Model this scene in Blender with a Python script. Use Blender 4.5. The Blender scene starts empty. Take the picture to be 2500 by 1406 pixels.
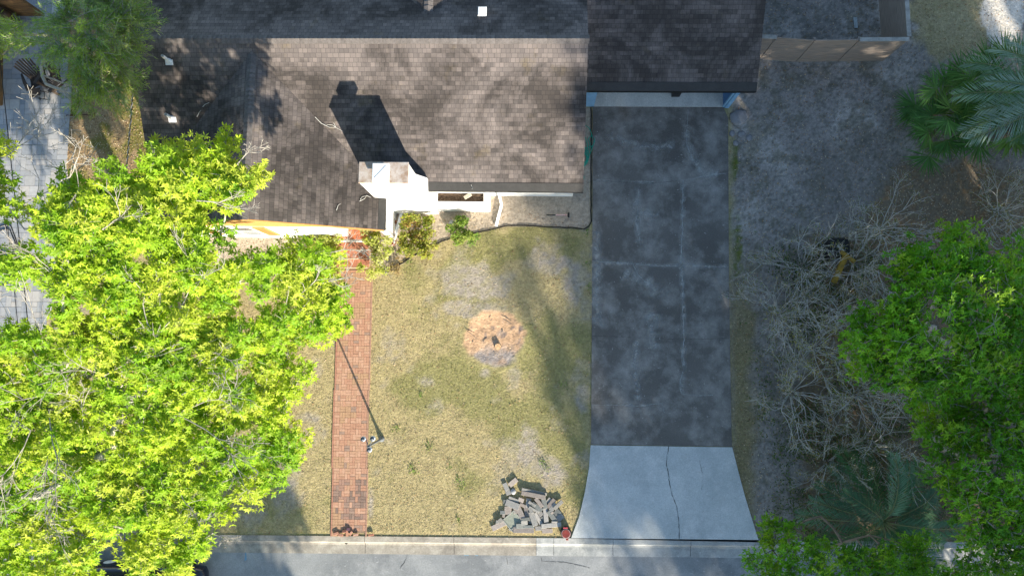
import bpy, bmesh, math, random
import numpy as np
from mathutils import Vector, Matrix
rnd = random.Random(7)
R = np.random.RandomState(11)
sc = bpy.context.scene
COL = sc.collection

# ------------------------------------------------------------------ camera
CAM_H = 25.4
FPX = 1666.7
_d = np.array([-60.0, 157.0, -FPX]); _d /= np.linalg.norm(_d)
_r = np.cross(_d, [0, 1, 0]); _r /= np.linalg.norm(_r)
_u = np.cross(_r, _d)
cd = bpy.data.cameras.new('camera'); cam = bpy.data.objects.new('camera', cd); COL.objects.link(cam)
cd.sensor_width = 36; cd.sensor_fit = 'HORIZONTAL'; cd.lens = 24; cd.clip_end = 1500; cd.clip_start = 0.5
cam.matrix_world = Matrix(((_r[0], _u[0], -_d[0], 0), (_r[1], _u[1], -_d[1], 0), (_r[2], _u[2], -_d[2], CAM_H), (0, 0, 0, 1)))
sc.camera = cam

# ------------------------------------------------------------------ light
SUN_EL, SUN_AZ = math.radians(19.5), math.radians(25.0)     # azimuth measured from south towards east
world = bpy.data.worlds.new('World'); sc.world = world; world.use_nodes = True
wn = world.node_tree.nodes; wl = world.node_tree.links
bg = wn['Background']; sky = wn.new('ShaderNodeTexSky'); sky.sky_type = 'NISHITA'; sky.sun_disc = False
sky.sun_elevation = SUN_EL; sky.sun_rotation = math.pi - SUN_AZ; sky.air_density = 1.2; sky.dust_density = 0.4; sky.ozone_density = 1.8
wl.new(sky.outputs[0], bg.inputs[0]); bg.inputs[1].default_value = 0.105
sd = bpy.data.lights.new('sun', 'SUN'); sun = bpy.data.objects.new('sun', sd); COL.objects.link(sun)
sd.energy = 5.0; sd.angle = math.radians(0.53); sd.color = (1.0, 0.90, 0.74)
S = Vector((math.sin(SUN_AZ) * math.cos(SUN_EL), -math.cos(SUN_AZ) * math.cos(SUN_EL), math.sin(SUN_EL)))
sun.rotation_euler = S.to_track_quat('Z', 'Y').to_euler(); sun.location = (20, -30, 40)
vs = sc.view_settings; vs.view_transform = 'Standard'; vs.look = 'None'; vs.exposure = 1.4; vs.gamma = 1.0

# ------------------------------------------------------------------ helpers
def at(px, py, h=0.0):
    """point at height h that the photograph shows at (px, py)"""
    v = (px - 1250) / FPX * _r - (py - 703) / FPX * _u + _d
    t = (h - CAM_H) / v[2]
    return Vector((t * v[0], t * v[1], h))

def topx(x, y, z):
    P = np.stack([x, y, z - CAM_H], -1)
    zz = P @ _d
    return 1250 + FPX * (P @ _r) / zz, 703 - FPX * (P @ _u) / zz

def inpoly(px, py, poly):
    c = np.zeros(px.shape, bool); n = len(poly)
    for i in range(n):
        x1, y1 = poly[i]; x2, y2 = poly[(i + 1) % n]
        if y1 == y2: continue
        m = ((y1 > py) != (y2 > py)) & (px < (x2 - x1) * (py - y1) / (y2 - y1) + x1)
        c ^= m
    return c

_lat = R.rand(256, 256)
def vnoise(x, y, s, o=0):
    x = x * s + o * 17.3 + 500; y = y * s + o * 31.7 + 500
    xi = np.floor(x).astype(int); yi = np.floor(y).astype(int); fx = x - xi; fy = y - yi
    fx = fx * fx * (3 - 2 * fx); fy = fy * fy * (3 - 2 * fy)
    a = _lat[xi % 256, yi % 256]; b = _lat[(xi + 1) % 256, yi % 256]; c = _lat[xi % 256, (yi + 1) % 256]; d = _lat[(xi + 1) % 256, (yi + 1) % 256]
    return (a * (1 - fx) + b * fx) * (1 - fy) + (c * (1 - fx) + d * fx) * fy
def fbm(x, y, s, n=4, o=0):
    t = 0; a = 0.5; w = 0
    for i in range(n):
        t = t + a * vnoise(x, y, s, o + i); w += a; a *= 0.55; s *= 2.1
    return t / w
def sstep(a, b, x):
    t = np.clip((x - a) / (b - a), 0, 1); return t * t * (3 - 2 * t)

def tag(o, label=None, cat=None, group=None, kind=None):
    if label: o['label'] = label
    if cat: o['category'] = cat
    if group: o['group'] = group
    if kind: o['kind'] = kind
    return o
def empty(name, loc, rz=0.0, label=None, cat=None, group=None):
    o = bpy.data.objects.new(name, None); COL.objects.link(o); o.empty_display_size = 0.2
    o.location = loc; o.rotation_euler = (0, 0, rz); return tag(o, label, cat, group)
def copy_tree(o, parent=None):
    c = o.copy(); COL.objects.link(c); c.parent = parent
    for ch in list(o.children): copy_tree(ch, c)
    return c

class MB:
    """collects simple shapes into one mesh"""
    def __init__(s): s.v = []; s.f = []; s.c = []; s.uv = []
    def add(s, vs, fs, col=None):
        n = len(s.v); s.v += [tuple(v) for v in vs]; s.f += [tuple(i + n for i in f) for f in fs]
        s.c += [col if col is not None else (1, 1, 1)] * len(vs); return s
    def box(s, x0, x1, y0, y1, z0, z1, rz=0, col=None, M=None, bev=0.0):
        if bev > 0:
            b = bev
            vs = []
            for z, i in ((z0, b), (z0 + b, 0), (z1 - b, 0), (z1, b)):
                vs += [(x0 + i, y0 + i, z), (x1 - i, y0 + i, z), (x1 - i, y1 - i, z), (x0 + i, y1 - i, z)]
            fs = [(3, 2, 1, 0), (12, 13, 14, 15)]
            for k in range(3):
                for j in range(4):
                    a = k * 4 + j; c = k * 4 + (j + 1) % 4; fs.append((a, c, c + 4, a + 4))
        else:
            vs = [(x0, y0, z0), (x1, y0, z0), (x1, y1, z0), (x0, y1, z0), (x0, y0, z1), (x1, y0, z1), (x1, y1, z1), (x0, y1, z1)]
            fs = [(3, 2, 1, 0), (4, 5, 6, 7), (0, 1, 5, 4), (1, 2, 6, 5), (2, 3, 7, 6), (3, 0, 4, 7)]
        if rz:
            c_, s_ = math.cos(rz), math.sin(rz); vs = [(c_ * x - s_ * y, s_ * x + c_ * y, z) for x, y, z in vs]
        if M is not None: vs = [tuple(M @ Vector(v)) for v in vs]
        return s.add(vs, fs, col)
    def prism(s, poly, z0, z1, col=None, M=None):
        n = len(poly); vs = [(p[0], p[1], z0) for p in poly] + [(p[0], p[1], z1) for p in poly]
        area = sum(poly[i][0] * poly[(i + 1) % n][1] - poly[(i + 1) % n][0] * poly[i][1] for i in range(n))
        top = tuple(range(n, 2 * n)); bot = tuple(reversed(range(n)))
        fs = [top, bot] + [(i, (i + 1) % n, n + (i + 1) % n, n + i) for i in range(n)]
        if area < 0: fs = [tuple(reversed(f)) for f in fs]
        if M is not None: vs = [tuple(M @ Vector(v)) for v in vs]
        return s.add(vs, fs, col)
    def tube(s, pts, rad, n=6, col=None, cap=True):
        pts = [Vector(p) for p in pts]; m = len(pts)
        if not hasattr(rad, '__len__'): rad = [rad] * m
        vs = []; fs = []; prev = None
        for i, p in enumerate(pts):
            t = (pts[min(i + 1, m - 1)] - pts[max(i - 1, 0)]).normalized()
            if prev is None:
                a = t.orthogonal().normalized()
            else:
                a = (prev - t * prev.dot(t))
                a = a.normalized() if a.length > 1e-6 else t.orthogonal().normalized()
            prev = a; b = t.cross(a)
            for k in range(n):
                w = 2 * math.pi * k / n; vs.append(p + (a * math.cos(w) + b * math.sin(w)) * rad[i])
        for i in range(m - 1):
            for k in range(n):
                q = (k + 1) % n; fs.append((i * n + k, i * n + q, (i + 1) * n + q, (i + 1) * n + k))
        if cap: fs.append(tuple(reversed(range(n)))); fs.append(tuple((m - 1) * n + k for k in range(n)))
        return s.add(vs, fs, col)
    def lathe(s, prof, n=20, c=(0, 0, 0), col=None, M=None):
        vs = []; fs = []; m = len(prof)
        for r, z in prof:
            for k in range(n):
                w = 2 * math.pi * k / n; vs.append((c[0] + r * math.cos(w), c[1] + r * math.sin(w), c[2] + z))
        for i in range(m - 1):
            for k in range(n):
                q = (k + 1) % n; fs.append((i * n + k, i * n + q, (i + 1) * n + q, (i + 1) * n + k))
        fs.append(tuple(reversed(range(n)))); fs.append(tuple((m - 1) * n + k for k in range(n)))
        if M is not None: vs = [tuple(M @ Vector(v)) for v in vs]
        return s.add(vs, fs, col)
    def ball(s, c, r, n=10, m=7, col=None, jit=0.0):
        if not hasattr(r, '__len__'): r = (r, r, r)
        vs = [(c[0], c[1], c[2] - r[2])]; fs = []
        for i in range(1, m):
            p = math.pi * i / m - math.pi / 2
            for k in range(n):
                w = 2 * math.pi * k / n; j = 1 + rnd.uniform(-jit, jit)
                vs.append((c[0] + r[0] * j * math.cos(p) * math.cos(w), c[1] + r[1] * j * math.cos(p) * math.sin(w), c[2] + r[2] * j * math.sin(p)))
        vs.append((c[0], c[1], c[2] + r[2])); t = len(vs) - 1
        for k in range(n):
            q = (k + 1) % n; fs.append((0, 1 + q, 1 + k)); fs.append((t, t - n + k, t - n + q))
            for i in range(m - 2): a = 1 + i * n; fs.append((a + k, a + q, a + n + q, a + n + k))
        return s.add(vs, fs, col)
    def build(s, name, m, parent=None, origin=None, smooth=False, bevel=0.0):
        me = bpy.data.meshes.new(name); o0 = Vector(origin) if origin is not None else Vector((0, 0, 0))
        me.from_pydata([tuple(Vector(v) - o0) for v in s.v], [], s.f); me.update()
        ca = me.color_attributes.new('Col', 'FLOAT_COLOR', 'POINT')
        cc = np.ones((len(s.v), 4), np.float32); cc[:, :3] = np.array(s.c, np.float32); ca.data.foreach_set('color', cc.ravel())
        if smooth: me.polygons.foreach_set('use_smooth', [True] * len(me.polygons))
        o = bpy.data.objects.new(name, me); COL.objects.link(o)
        if origin is not None: o.location = o0
        if m: me.materials.append(m)
        if parent: o.parent = parent
        if bevel > 0:
            b = o.modifiers.new('bevel', 'BEVEL'); b.width = bevel; b.segments = 2; b.limit_method = 'ANGLE'; b.angle_limit = 0.7
        return o

def npmesh(name, V, F, colors, m, parent=None, loc=None, smooth=False):
    """V (n,3); F (k,4) or (k,3); colours (n,3)"""
    me = bpy.data.meshes.new(name); V = np.asarray(V, np.float32); F = np.asarray(F, np.int32); k, w = F.shape
    if loc is not None: V = V - np.array(loc, np.float32)
    me.vertices.add(len(V)); me.vertices.foreach_set('co', V.ravel())
    me.loops.add(k * w); me.loops.foreach_set('vertex_index', F.ravel())
    me.polygons.add(k); me.polygons.foreach_set('loop_start', np.arange(k, dtype=np.int32) * w); me.polygons.foreach_set('loop_total', np.full(k, w, np.int32))
    if smooth: me.polygons.foreach_set('use_smooth', np.ones(k, bool))
    me.update(calc_edges=True)
    if colors is not None:
        ca = me.color_attributes.new('Col', 'FLOAT_COLOR', 'POINT'); cc = np.ones((len(V), 4), np.float32); cc[:, :3] = colors; ca.data.foreach_set('color', cc.ravel())
    o = bpy.data.objects.new(name, me); COL.objects.link(o); me.materials.append(m)
    if loc is not None and parent is None: o.location = loc
    if parent: o.parent = parent
    return o

def unit(a): return a / np.maximum(np.linalg.norm(a, axis=-1, keepdims=True), 1e-9)
def leafmesh(name, C, D, N, L, W, colr, m, parent=None, loc=None, fold=0.25):
    """every leaf a folded four-corner blade: base C, direction D, normal N, length L, width W"""
    n = len(C); D = unit(D); Sd = unit(np.cross(D, N)); N2 = np.cross(Sd, D)
    L = np.broadcast_to(L, (n,))[:, None]; W = np.broadcast_to(W, (n,))[:, None]
    V = np.empty((n, 4, 3)); V[:, 0] = C; V[:, 2] = C + D * L
    mid = C + D * L * 0.45 - N2 * W * fold
    V[:, 1] = mid + Sd * W * 0.5; V[:, 3] = mid - Sd * W * 0.5
    F = np.arange(n * 4).reshape(n, 4)
    return npmesh(name, V.reshape(-1, 3), F, np.repeat(colr, 4, axis=0), m, parent, loc)

# ------------------------------------------------------------------ materials
def newmat(name):
    m = bpy.data.materials.new(name); m.use_nodes = True; nt = m.node_tree; b = nt.nodes['Principled BSDF']; b.inputs['Specular IOR Level'].default_value = 0.3
    return m, nt, nt.nodes, nt.links, b
def mixc(nt, fac, a, b, mode='MIX'):
    n = nt.nodes.new('ShaderNodeMix'); n.data_type = 'RGBA'; n.blend_type = mode
    for sock, val in ((n.inputs[0], fac), (n.inputs[6], a), (n.inputs[7], b)):
        if isinstance(val, bpy.types.NodeSocket): nt.links.new(val, sock)
        elif isinstance(val, (int, float)): sock.default_value = val
        else: sock.default_value = (*val, 1) if len(val) == 3 else val
    return n.outputs[2]
def noise(nt, scale, detail=4, rough=0.55, co='Object', dist=0.0, stretch=None):
    tc = nt.nodes.new('ShaderNodeTexCoord'); n = nt.nodes.new('ShaderNodeTexNoise')
    n.inputs['Scale'].default_value = scale; n.inputs['Detail'].default_value = detail; n.inputs['Roughness'].default_value = rough; n.inputs['Distortion'].default_value = dist
    if stretch:
        mp = nt.nodes.new('ShaderNodeMapping'); mp.inputs['Scale'].default_value = stretch; nt.links.new(tc.outputs[co], mp.inputs[0]); nt.links.new(mp.outputs[0], n.inputs[0])
    else: nt.links.new(tc.outputs[co], n.inputs[0])
    return n.outputs[0]
def ramp(nt, src, p0, p1, c0=(0, 0, 0), c1=(1, 1, 1)):
    r = nt.nodes.new('ShaderNodeValToRGB'); r.color_ramp.elements[0].position = p0; r.color_ramp.elements[1].position = p1
    r.color_ramp.elements[0].color = (*c0, 1); r.color_ramp.elements[1].color = (*c1, 1); nt.links.new(src, r.inputs[0]); return r.outputs[0]
def bump(nt, b, src, strength=0.3, dist=0.01):
    n = nt.nodes.new('ShaderNodeBump'); n.inputs['Strength'].default_value = strength; n.inputs['Distance'].default_value = dist
    nt.links.new(src, n.inputs['Height']); nt.links.new(n.outputs[0], b.inputs['Normal'])
def plain(name, c, rough=0.6, var=0.12, scale=8, bmp=0.0, metal=0.0, c2=None, fine=True, spec=0.3, stretch=None):
    m, nt, N, L, b = newmat(name); c2 = c2 or tuple(x * (1 - 2.5 * var) for x in c)
    f = ramp(nt, noise(nt, scale, 6, 0.6, stretch=stretch), 0.35, 0.65)
    out = mixc(nt, f, c, c2)
    if fine: out = mixc(nt, 0.5, out, ramp(nt, noise(nt, scale * 9, 3, 0.6, stretch=stretch), 0.3, 0.7, (0.75,) * 3, (1.2,) * 3), 'MULTIPLY')
    L.new(out, b.inputs[0]); b.inputs['Roughness'].default_value = rough; b.inputs['Metallic'].default_value = metal; b.inputs['Specular IOR Level'].default_value = spec
    if bmp: bump(nt, b, noise(nt, scale * 5, 4), bmp, 0.01)
    return m
def vcol(name, rough=0.85, nscale=20, amt=0.5, bmp=0.0, bd=0.01, spec=0.2, nscale2=None, contrast=(0.6, 1.35)):
    m, nt, N, L, b = newmat(name); a = N.new('ShaderNodeAttribute'); a.attribute_name = 'Col'
    out = mixc(nt, amt, a.outputs[0], ramp(nt, noise(nt, nscale, 6, 0.65), 0.3, 0.7, (contrast[0],) * 3, (contrast[1],) * 3), 'MULTIPLY')
    if nscale2: out = mixc(nt, amt, out, ramp(nt, noise(nt, nscale2, 4, 0.7), 0.3, 0.7, (contrast[0],) * 3, (contrast[1],) * 3), 'MULTIPLY')
    L.new(out, b.inputs[0]); b.inputs['Roughness'].default_value = rough; b.inputs['Specular IOR Level'].default_value = spec
    if bmp: bump(nt, b, noise(nt, nscale * 1.5, 5, 0.65), bmp, bd)
    return m
def foliage(name, trans=0.45, rough=0.5, tmul=(1.25, 1.35, 0.6)):
    m, nt, N, L, b = newmat(name); a = N.new('ShaderNodeAttribute'); a.attribute_name = 'Col'
    L.new(a.outputs[0], b.inputs[0]); b.inputs['Roughness'].default_value = rough; b.inputs['Specular IOR Level'].default_value = 0.25
    t = N.new('ShaderNodeBsdfTranslucent'); mx = N.new('ShaderNodeMixShader'); mx.inputs[0].default_value = trans
    L.new(mixc(nt, 1.0, a.outputs[0], tmul, 'MULTIPLY'), t.inputs[0]); L.new(b.outputs[0], mx.inputs[1]); L.new(t.outputs[0], mx.inputs[2])
    L.new(mx.outputs[0], N['Material Output'].inputs[0]); return m

M_leaf = foliage('lime_leaf', 0.5)
M_leafdark = foliage('green_leaf', 0.35)
M_needle = foliage('needle', 0.3)
M_palm = foliage('palm_leaf', 0.25, 0.4, (1.1, 1.25, 0.7))
M_grass = foliage('grass_blade', 0.2, 0.8, (1.1, 1.1, 0.8))
M_litter = vcol('leaf_litter', 0.9, 30, 0.2)
M_bark = plain('pale_bark', (0.42, 0.39, 0.34), 0.9, 0.18, 5, 0.6, stretch=(1, 1, 0.4))
M_barkbrown = plain('brown_bark', (0.23, 0.19, 0.15), 0.9, 0.18, 6, 0.6)
M_twig = plain('bare_twig', (0.60, 0.59, 0.55), 0.9, 0.15, 4)
M_ground = vcol('ground_soil', 0.95, 9, 0.6, 1.0, 0.03, 0.1, nscale2=38, contrast=(0.5, 1.45))
M_paver = vcol('paver_stone', 0.85, 10, 0.45, 0.3, 0.005, nscale2=60, contrast=(0.75, 1.2))
M_brickpath = vcol('clay_brick', 0.85, 14, 0.6, 0.3, 0.005, nscale2=70, contrast=(0.72, 1.22))
M_block = vcol('weathered_block', 0.9, 18, 0.6, 0.5, 0.006, nscale2=80)
M_white = plain('white_paint', (0.80, 0.80, 0.79), 0.55, 0.02, 3, 0.05)
M_whitewall = plain('painted_white_brick', (0.76, 0.77, 0.78), 0.7, 0.03, 4, 0.15)
M_whitemetal = plain('white_metal', (0.72, 0.76, 0.80), 0.35, 0.03, 3)
M_blue = plain('light_blue_paint', (0.18, 0.36, 0.58), 0.6, 0.05, 3)
M_bluedark = plain('deep_blue_paint', (0.05, 0.15, 0.36), 0.6, 0.05, 3)
M_orangewood = plain('tan_stained_wood', (0.50, 0.27, 0.09), 0.6, 0.08, 4, 0.1, stretch=(1, 1, 8))
M_glass = plain('window_glass', (0.03, 0.04, 0.05), 0.08, 0.0, 2, spec=0.6, fine=False)
M_black = plain('black_plastic', (0.012, 0.012, 0.013), 0.5, 0.1, 10)
M_soil = plain('dark_potting_soil', (0.055, 0.035, 0.022), 0.95, 0.2, 14, 0.9, c2=(0.11, 0.075, 0.05))
M_dirt = plain('tan_sand', (0.40, 0.34, 0.27), 0.95, 0.1, 3, 0.6)

def concrete(name, dark, mid, light, s1=0.35, s2=2.2, streak=True):
    m, nt, N, L, b = newmat(name)
    f1 = ramp(nt, noise(nt, s1, 6, 0.62, dist=0.4), 0.38, 0.66); f2 = ramp(nt, noise(nt, s2, 8, 0.7, stretch=(1, 0.45, 1) if streak else None), 0.45, 0.75)
    c = mixc(nt, f1, dark, mid); c = mixc(nt, f2, c, light)
    c = mixc(nt, 0.7, c, ramp(nt, noise(nt, 22, 5, 0.85), 0.3, 0.7, (0.66,) * 3, (1.34,) * 3), 'MULTIPLY')
    sp = ramp(nt, noise(nt, 11, 2, 0.5), 0.70, 0.76); c = mixc(nt, sp, c, light)
    L.new(c, b.inputs[0]); b.inputs['Roughness'].default_value = 0.85
    bump(nt, b, noise(nt, 60, 4), 0.25, 0.004); return m
M_drive = concrete('stained_dark_concrete', (0.112, 0.104, 0.094), (0.152, 0.142, 0.130), (0.35, 0.335, 0.31), 0.45, 0.85, False)
M_apron = concrete('pale_concrete', (0.40, 0.43, 0.43), (0.50, 0.53, 0.525), (0.60, 0.61, 0.60), 0.5, 1.5, False)
M_slab = concrete('garage_floor_concrete', (0.48, 0.50, 0.48), (0.60, 0.61, 0.58), (0.68, 0.68, 0.65), 0.8, 2)
M_road = concrete('worn_asphalt', (0.17, 0.18, 0.185), (0.27, 0.28, 0.28), (0.36, 0.365, 0.36), 0.3, 1.1, False)
M_kerbold = concrete('weathered_kerb_concrete', (0.22, 0.20, 0.17), (0.33, 0.30, 0.25), (0.44, 0.41, 0.35), 0.9, 3, False)
M_kerbnew = concrete('newer_kerb_concrete', (0.28, 0.29, 0.28), (0.37, 0.38, 0.37), (0.48, 0.48, 0.46), 0.9, 3, False)
M_crackl = plain('crack_lime_deposit', (0.34, 0.35, 0.34), 0.95, 0.15, 9)
M_crackd = plain('crack_dark_dirt', (0.06, 0.06, 0.055), 0.95, 0.1, 9)

def shingle():
    m, nt, N, L, b = newmat('asphalt_shingle')
    uv = N.new('ShaderNodeUVMap'); uv.uv_map = 'UVMap'
    br = N.new('ShaderNodeTexBrick'); L.new(uv.outputs[0], br.inputs[0])
    br.offset = 0.37; br.offset_frequency = 2; br.squash = 1.25; br.squash_frequency = 3
    br.inputs['Scale'].default_value = 1.0; br.inputs['Brick Width'].default_value = 0.15; br.inputs['Row Height'].default_value = 0.143
    br.inputs['Mortar Size'].default_value = 0.007; br.inputs['Mortar Smooth'].default_value = 0.3; br.inputs['Bias'].default_value = -0.1
    br.inputs['Color1'].default_value = (0.072, 0.064, 0.061, 1); br.inputs['Color2'].default_value = (0.052, 0.047, 0.046, 1); br.inputs['Mortar'].default_value = (0.032, 0.029, 0.029, 1)
    br2 = N.new('ShaderNodeTexBrick'); L.new(uv.outputs[0], br2.inputs[0]); br2.offset = 0.61
    br2.inputs['Scale'].default_value = 1.0; br2.inputs['Brick Width'].default_value = 0.31; br2.inputs['Row Height'].default_value = 0.143; br2.inputs['Mortar Size'].default_value = 0.0
    br2.inputs['Color1'].default_value = (1.18, 1.16, 1.15, 1); br2.inputs['Color2'].default_value = (0.84, 0.845, 0.85, 1)
    c = mixc(nt, 0.8, br.outputs[0], br2.outputs[0], 'MULTIPLY')
    # dark algae staining, broken up shingle by shingle
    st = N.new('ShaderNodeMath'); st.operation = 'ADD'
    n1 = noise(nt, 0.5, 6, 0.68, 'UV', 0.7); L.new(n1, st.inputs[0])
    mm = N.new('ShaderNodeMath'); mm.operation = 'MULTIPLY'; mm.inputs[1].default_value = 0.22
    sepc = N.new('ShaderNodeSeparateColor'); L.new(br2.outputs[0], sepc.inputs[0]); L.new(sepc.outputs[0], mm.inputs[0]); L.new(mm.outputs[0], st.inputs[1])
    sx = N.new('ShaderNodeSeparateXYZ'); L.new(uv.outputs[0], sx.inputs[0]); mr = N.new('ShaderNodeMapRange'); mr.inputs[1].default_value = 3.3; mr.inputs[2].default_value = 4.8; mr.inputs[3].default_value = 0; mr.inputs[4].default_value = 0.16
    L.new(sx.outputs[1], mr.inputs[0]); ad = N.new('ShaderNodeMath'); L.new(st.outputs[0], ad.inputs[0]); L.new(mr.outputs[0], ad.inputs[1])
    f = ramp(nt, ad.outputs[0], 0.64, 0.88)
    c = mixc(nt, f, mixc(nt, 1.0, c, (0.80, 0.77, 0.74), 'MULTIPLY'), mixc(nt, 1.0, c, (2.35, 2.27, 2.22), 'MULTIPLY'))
    moss = ramp(nt, noise(nt, 1.1, 4, 0.6, 'UV'), 0.6, 0.75); c = mixc(nt, moss, c, mixc(nt, 1.0, c, (0.95, 0.9, 0.68), 'MULTIPLY'))
    c = mixc(nt, 0.5, c, ramp(nt, noise(nt, 55, 3, 0.7, 'UV'), 0.3, 0.7, (0.7,) * 3, (1.3,) * 3), 'MULTIPLY')
    L.new(c, b.inputs[0]); b.inputs['Roughness'].default_value = 0.9
    bump(nt, b, br.outputs[0], 0.6, 0.012); return m
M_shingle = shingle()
M_guard = plain('dark_gutter_guard', (0.045, 0.044, 0.043), 0.7, 0.1, 3, 0.1)

def wood(name, c1, c2, sc_=(1, 1, 14), rough=0.8, scale=2.5):
    m, nt, N, L, b = newmat(name)
    c = mixc(nt, ramp(nt, noise(nt, scale, 6, 0.6, stretch=sc_), 0.32, 0.68), c1, c2)
    L.new(c, b.inputs[0]); b.inputs['Roughness'].default_value = rough; bump(nt, b, noise(nt, scale * 3, 4, stretch=sc_), 0.3, 0.005); return m
M_fence = wood('weathered_fence_board', (0.34, 0.285, 0.24), (0.19, 0.16, 0.14), (1, 1, 16))
M_fencebrown = wood('brown_stained_fence_board', (0.24, 0.14, 0.06), (0.09, 0.05, 0.025), (1, 1, 16))
M_cap = plain('grey_cap_board', (0.36, 0.35, 0.32), 0.85, 0.15, 5, 0.2)
M_chair = wood('dark_brown_slat', (0.075, 0.055, 0.042), (0.035, 0.027, 0.022), (10, 1, 1))

# ================================================================== GROUND
KERB_Y = -6.66; ROAD_Y = -7.32
BED = [(1443, 262), (1443, 545), (1430, 556), (1350, 555), (1280, 551), (1230, 552), (1165, 568), (1105, 580), (1060, 598), (985, 643), (945, 668), (900, 600), (930, 480), (1000, 440), (1420, 440), (1420, 262)]
WBED = [(380, 570), (765, 570), (765, 612), (700, 640), (560, 645), (380, 650)]
PATIO = [(-80, 20), (110, 20), (165, 60), (172, 200), (166, 330), (160, 430), (150, 560), (135, 690), (118, 812), (-80, 815)]
LEFTYARD = [(160, 20), (380, 20), (380, 470), (150, 560)]
def gauss(px, py, cx, cy, rx, ry): return np.exp(-(((px - cx) / rx) ** 2 + ((py - cy) / ry) ** 2))
def soft(x, y, px, py, blobs, seed):
    t = np.zeros_like(px)
    for b in blobs: t = np.maximum(t, gauss(px, py, *b[:4]) * (b[4] if len(b) > 4 else 1))
    n = fbm(x, y, 1.3, 5, seed)
    return sstep(0.40, 0.80, t + (n - 0.5) * 1.3)
def ground_fields(x, y):
    z = np.zeros_like(x); px, py = topx(x, y, z)
    bare = soft(x, y, px, py, [(1180, 690, 100, 55), (1335, 640, 70, 40), (1110, 690, 60, 60), (1190, 760, 90, 28), (1110, 745, 50, 22), (1285, 1090, 40, 70, .95), (1425, 960, 24, 60, .8), (700, 1220, 50, 60), (905, 1230, 12, 60), (1400, 690, 36, 60, .9), (1185, 910, 30, 20, .8), (1330, 1150, 60, 60, .9), (620, 1260, 50, 40, .9), (760, 1020, 40, 20, .8), (1040, 930, 26, 18, .6)], 3)
    bare = np.maximum(bare, sstep(0.60, 0.72, fbm(x, y, 0.9, 5, 8)) * 0.6)
    green = sstep(0.46, 0.66, fbm(x, y, 0.55, 5, 21) + 0.16 * gauss(px, py, 1060, 1010, 200, 200) + 0.10 * gauss(px, py, 1320, 900, 120, 260) + 0.1 * gauss(px, py, 1100, 640, 260, 60) - 0.08)
    bed = np.maximum(inpoly(px, py, BED), inpoly(px, py, WBED)).astype(float)
    right = sstep(1776, 1800, px + (fbm(x, y, 2, 3, 40) - .5) * 16) * (y > KERB_Y)
    edgegrass = right * (1 - sstep(30, 75, px - 1785 - (fbm(x, y, 1, 3, 41) - .5) * 70)) * sstep(560, 900, py + (fbm(x, y, 1, 3, 43) - .5) * 200)
    litter = right * sstep(0.45, 0.62, fbm(x, y, 0.6, 5, 33) * 0.5 + 0.75 * gauss(px, py, 2330, 520, 190, 130) + 0.72 * sstep(430, 800, py) * sstep(1850, 2100, px))
    nyard = right * sstep(0.40, 0.6, gauss(px, py, 2330, 40, 160, 150) * 0.85 + (fbm(x, y, 1.5, 4, 35) - .5) * 0.5)
    lefty = inpoly(px + (fbm(x, y, 2, 3, 44) - .5) * 14, py, LEFTYARD).astype(float)
    return dict(px=px, py=py, bare=bare, green=green, bed=bed, right=right, litter=litter, nyard=nyard, lefty=lefty, edge=edgegrass)

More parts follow.
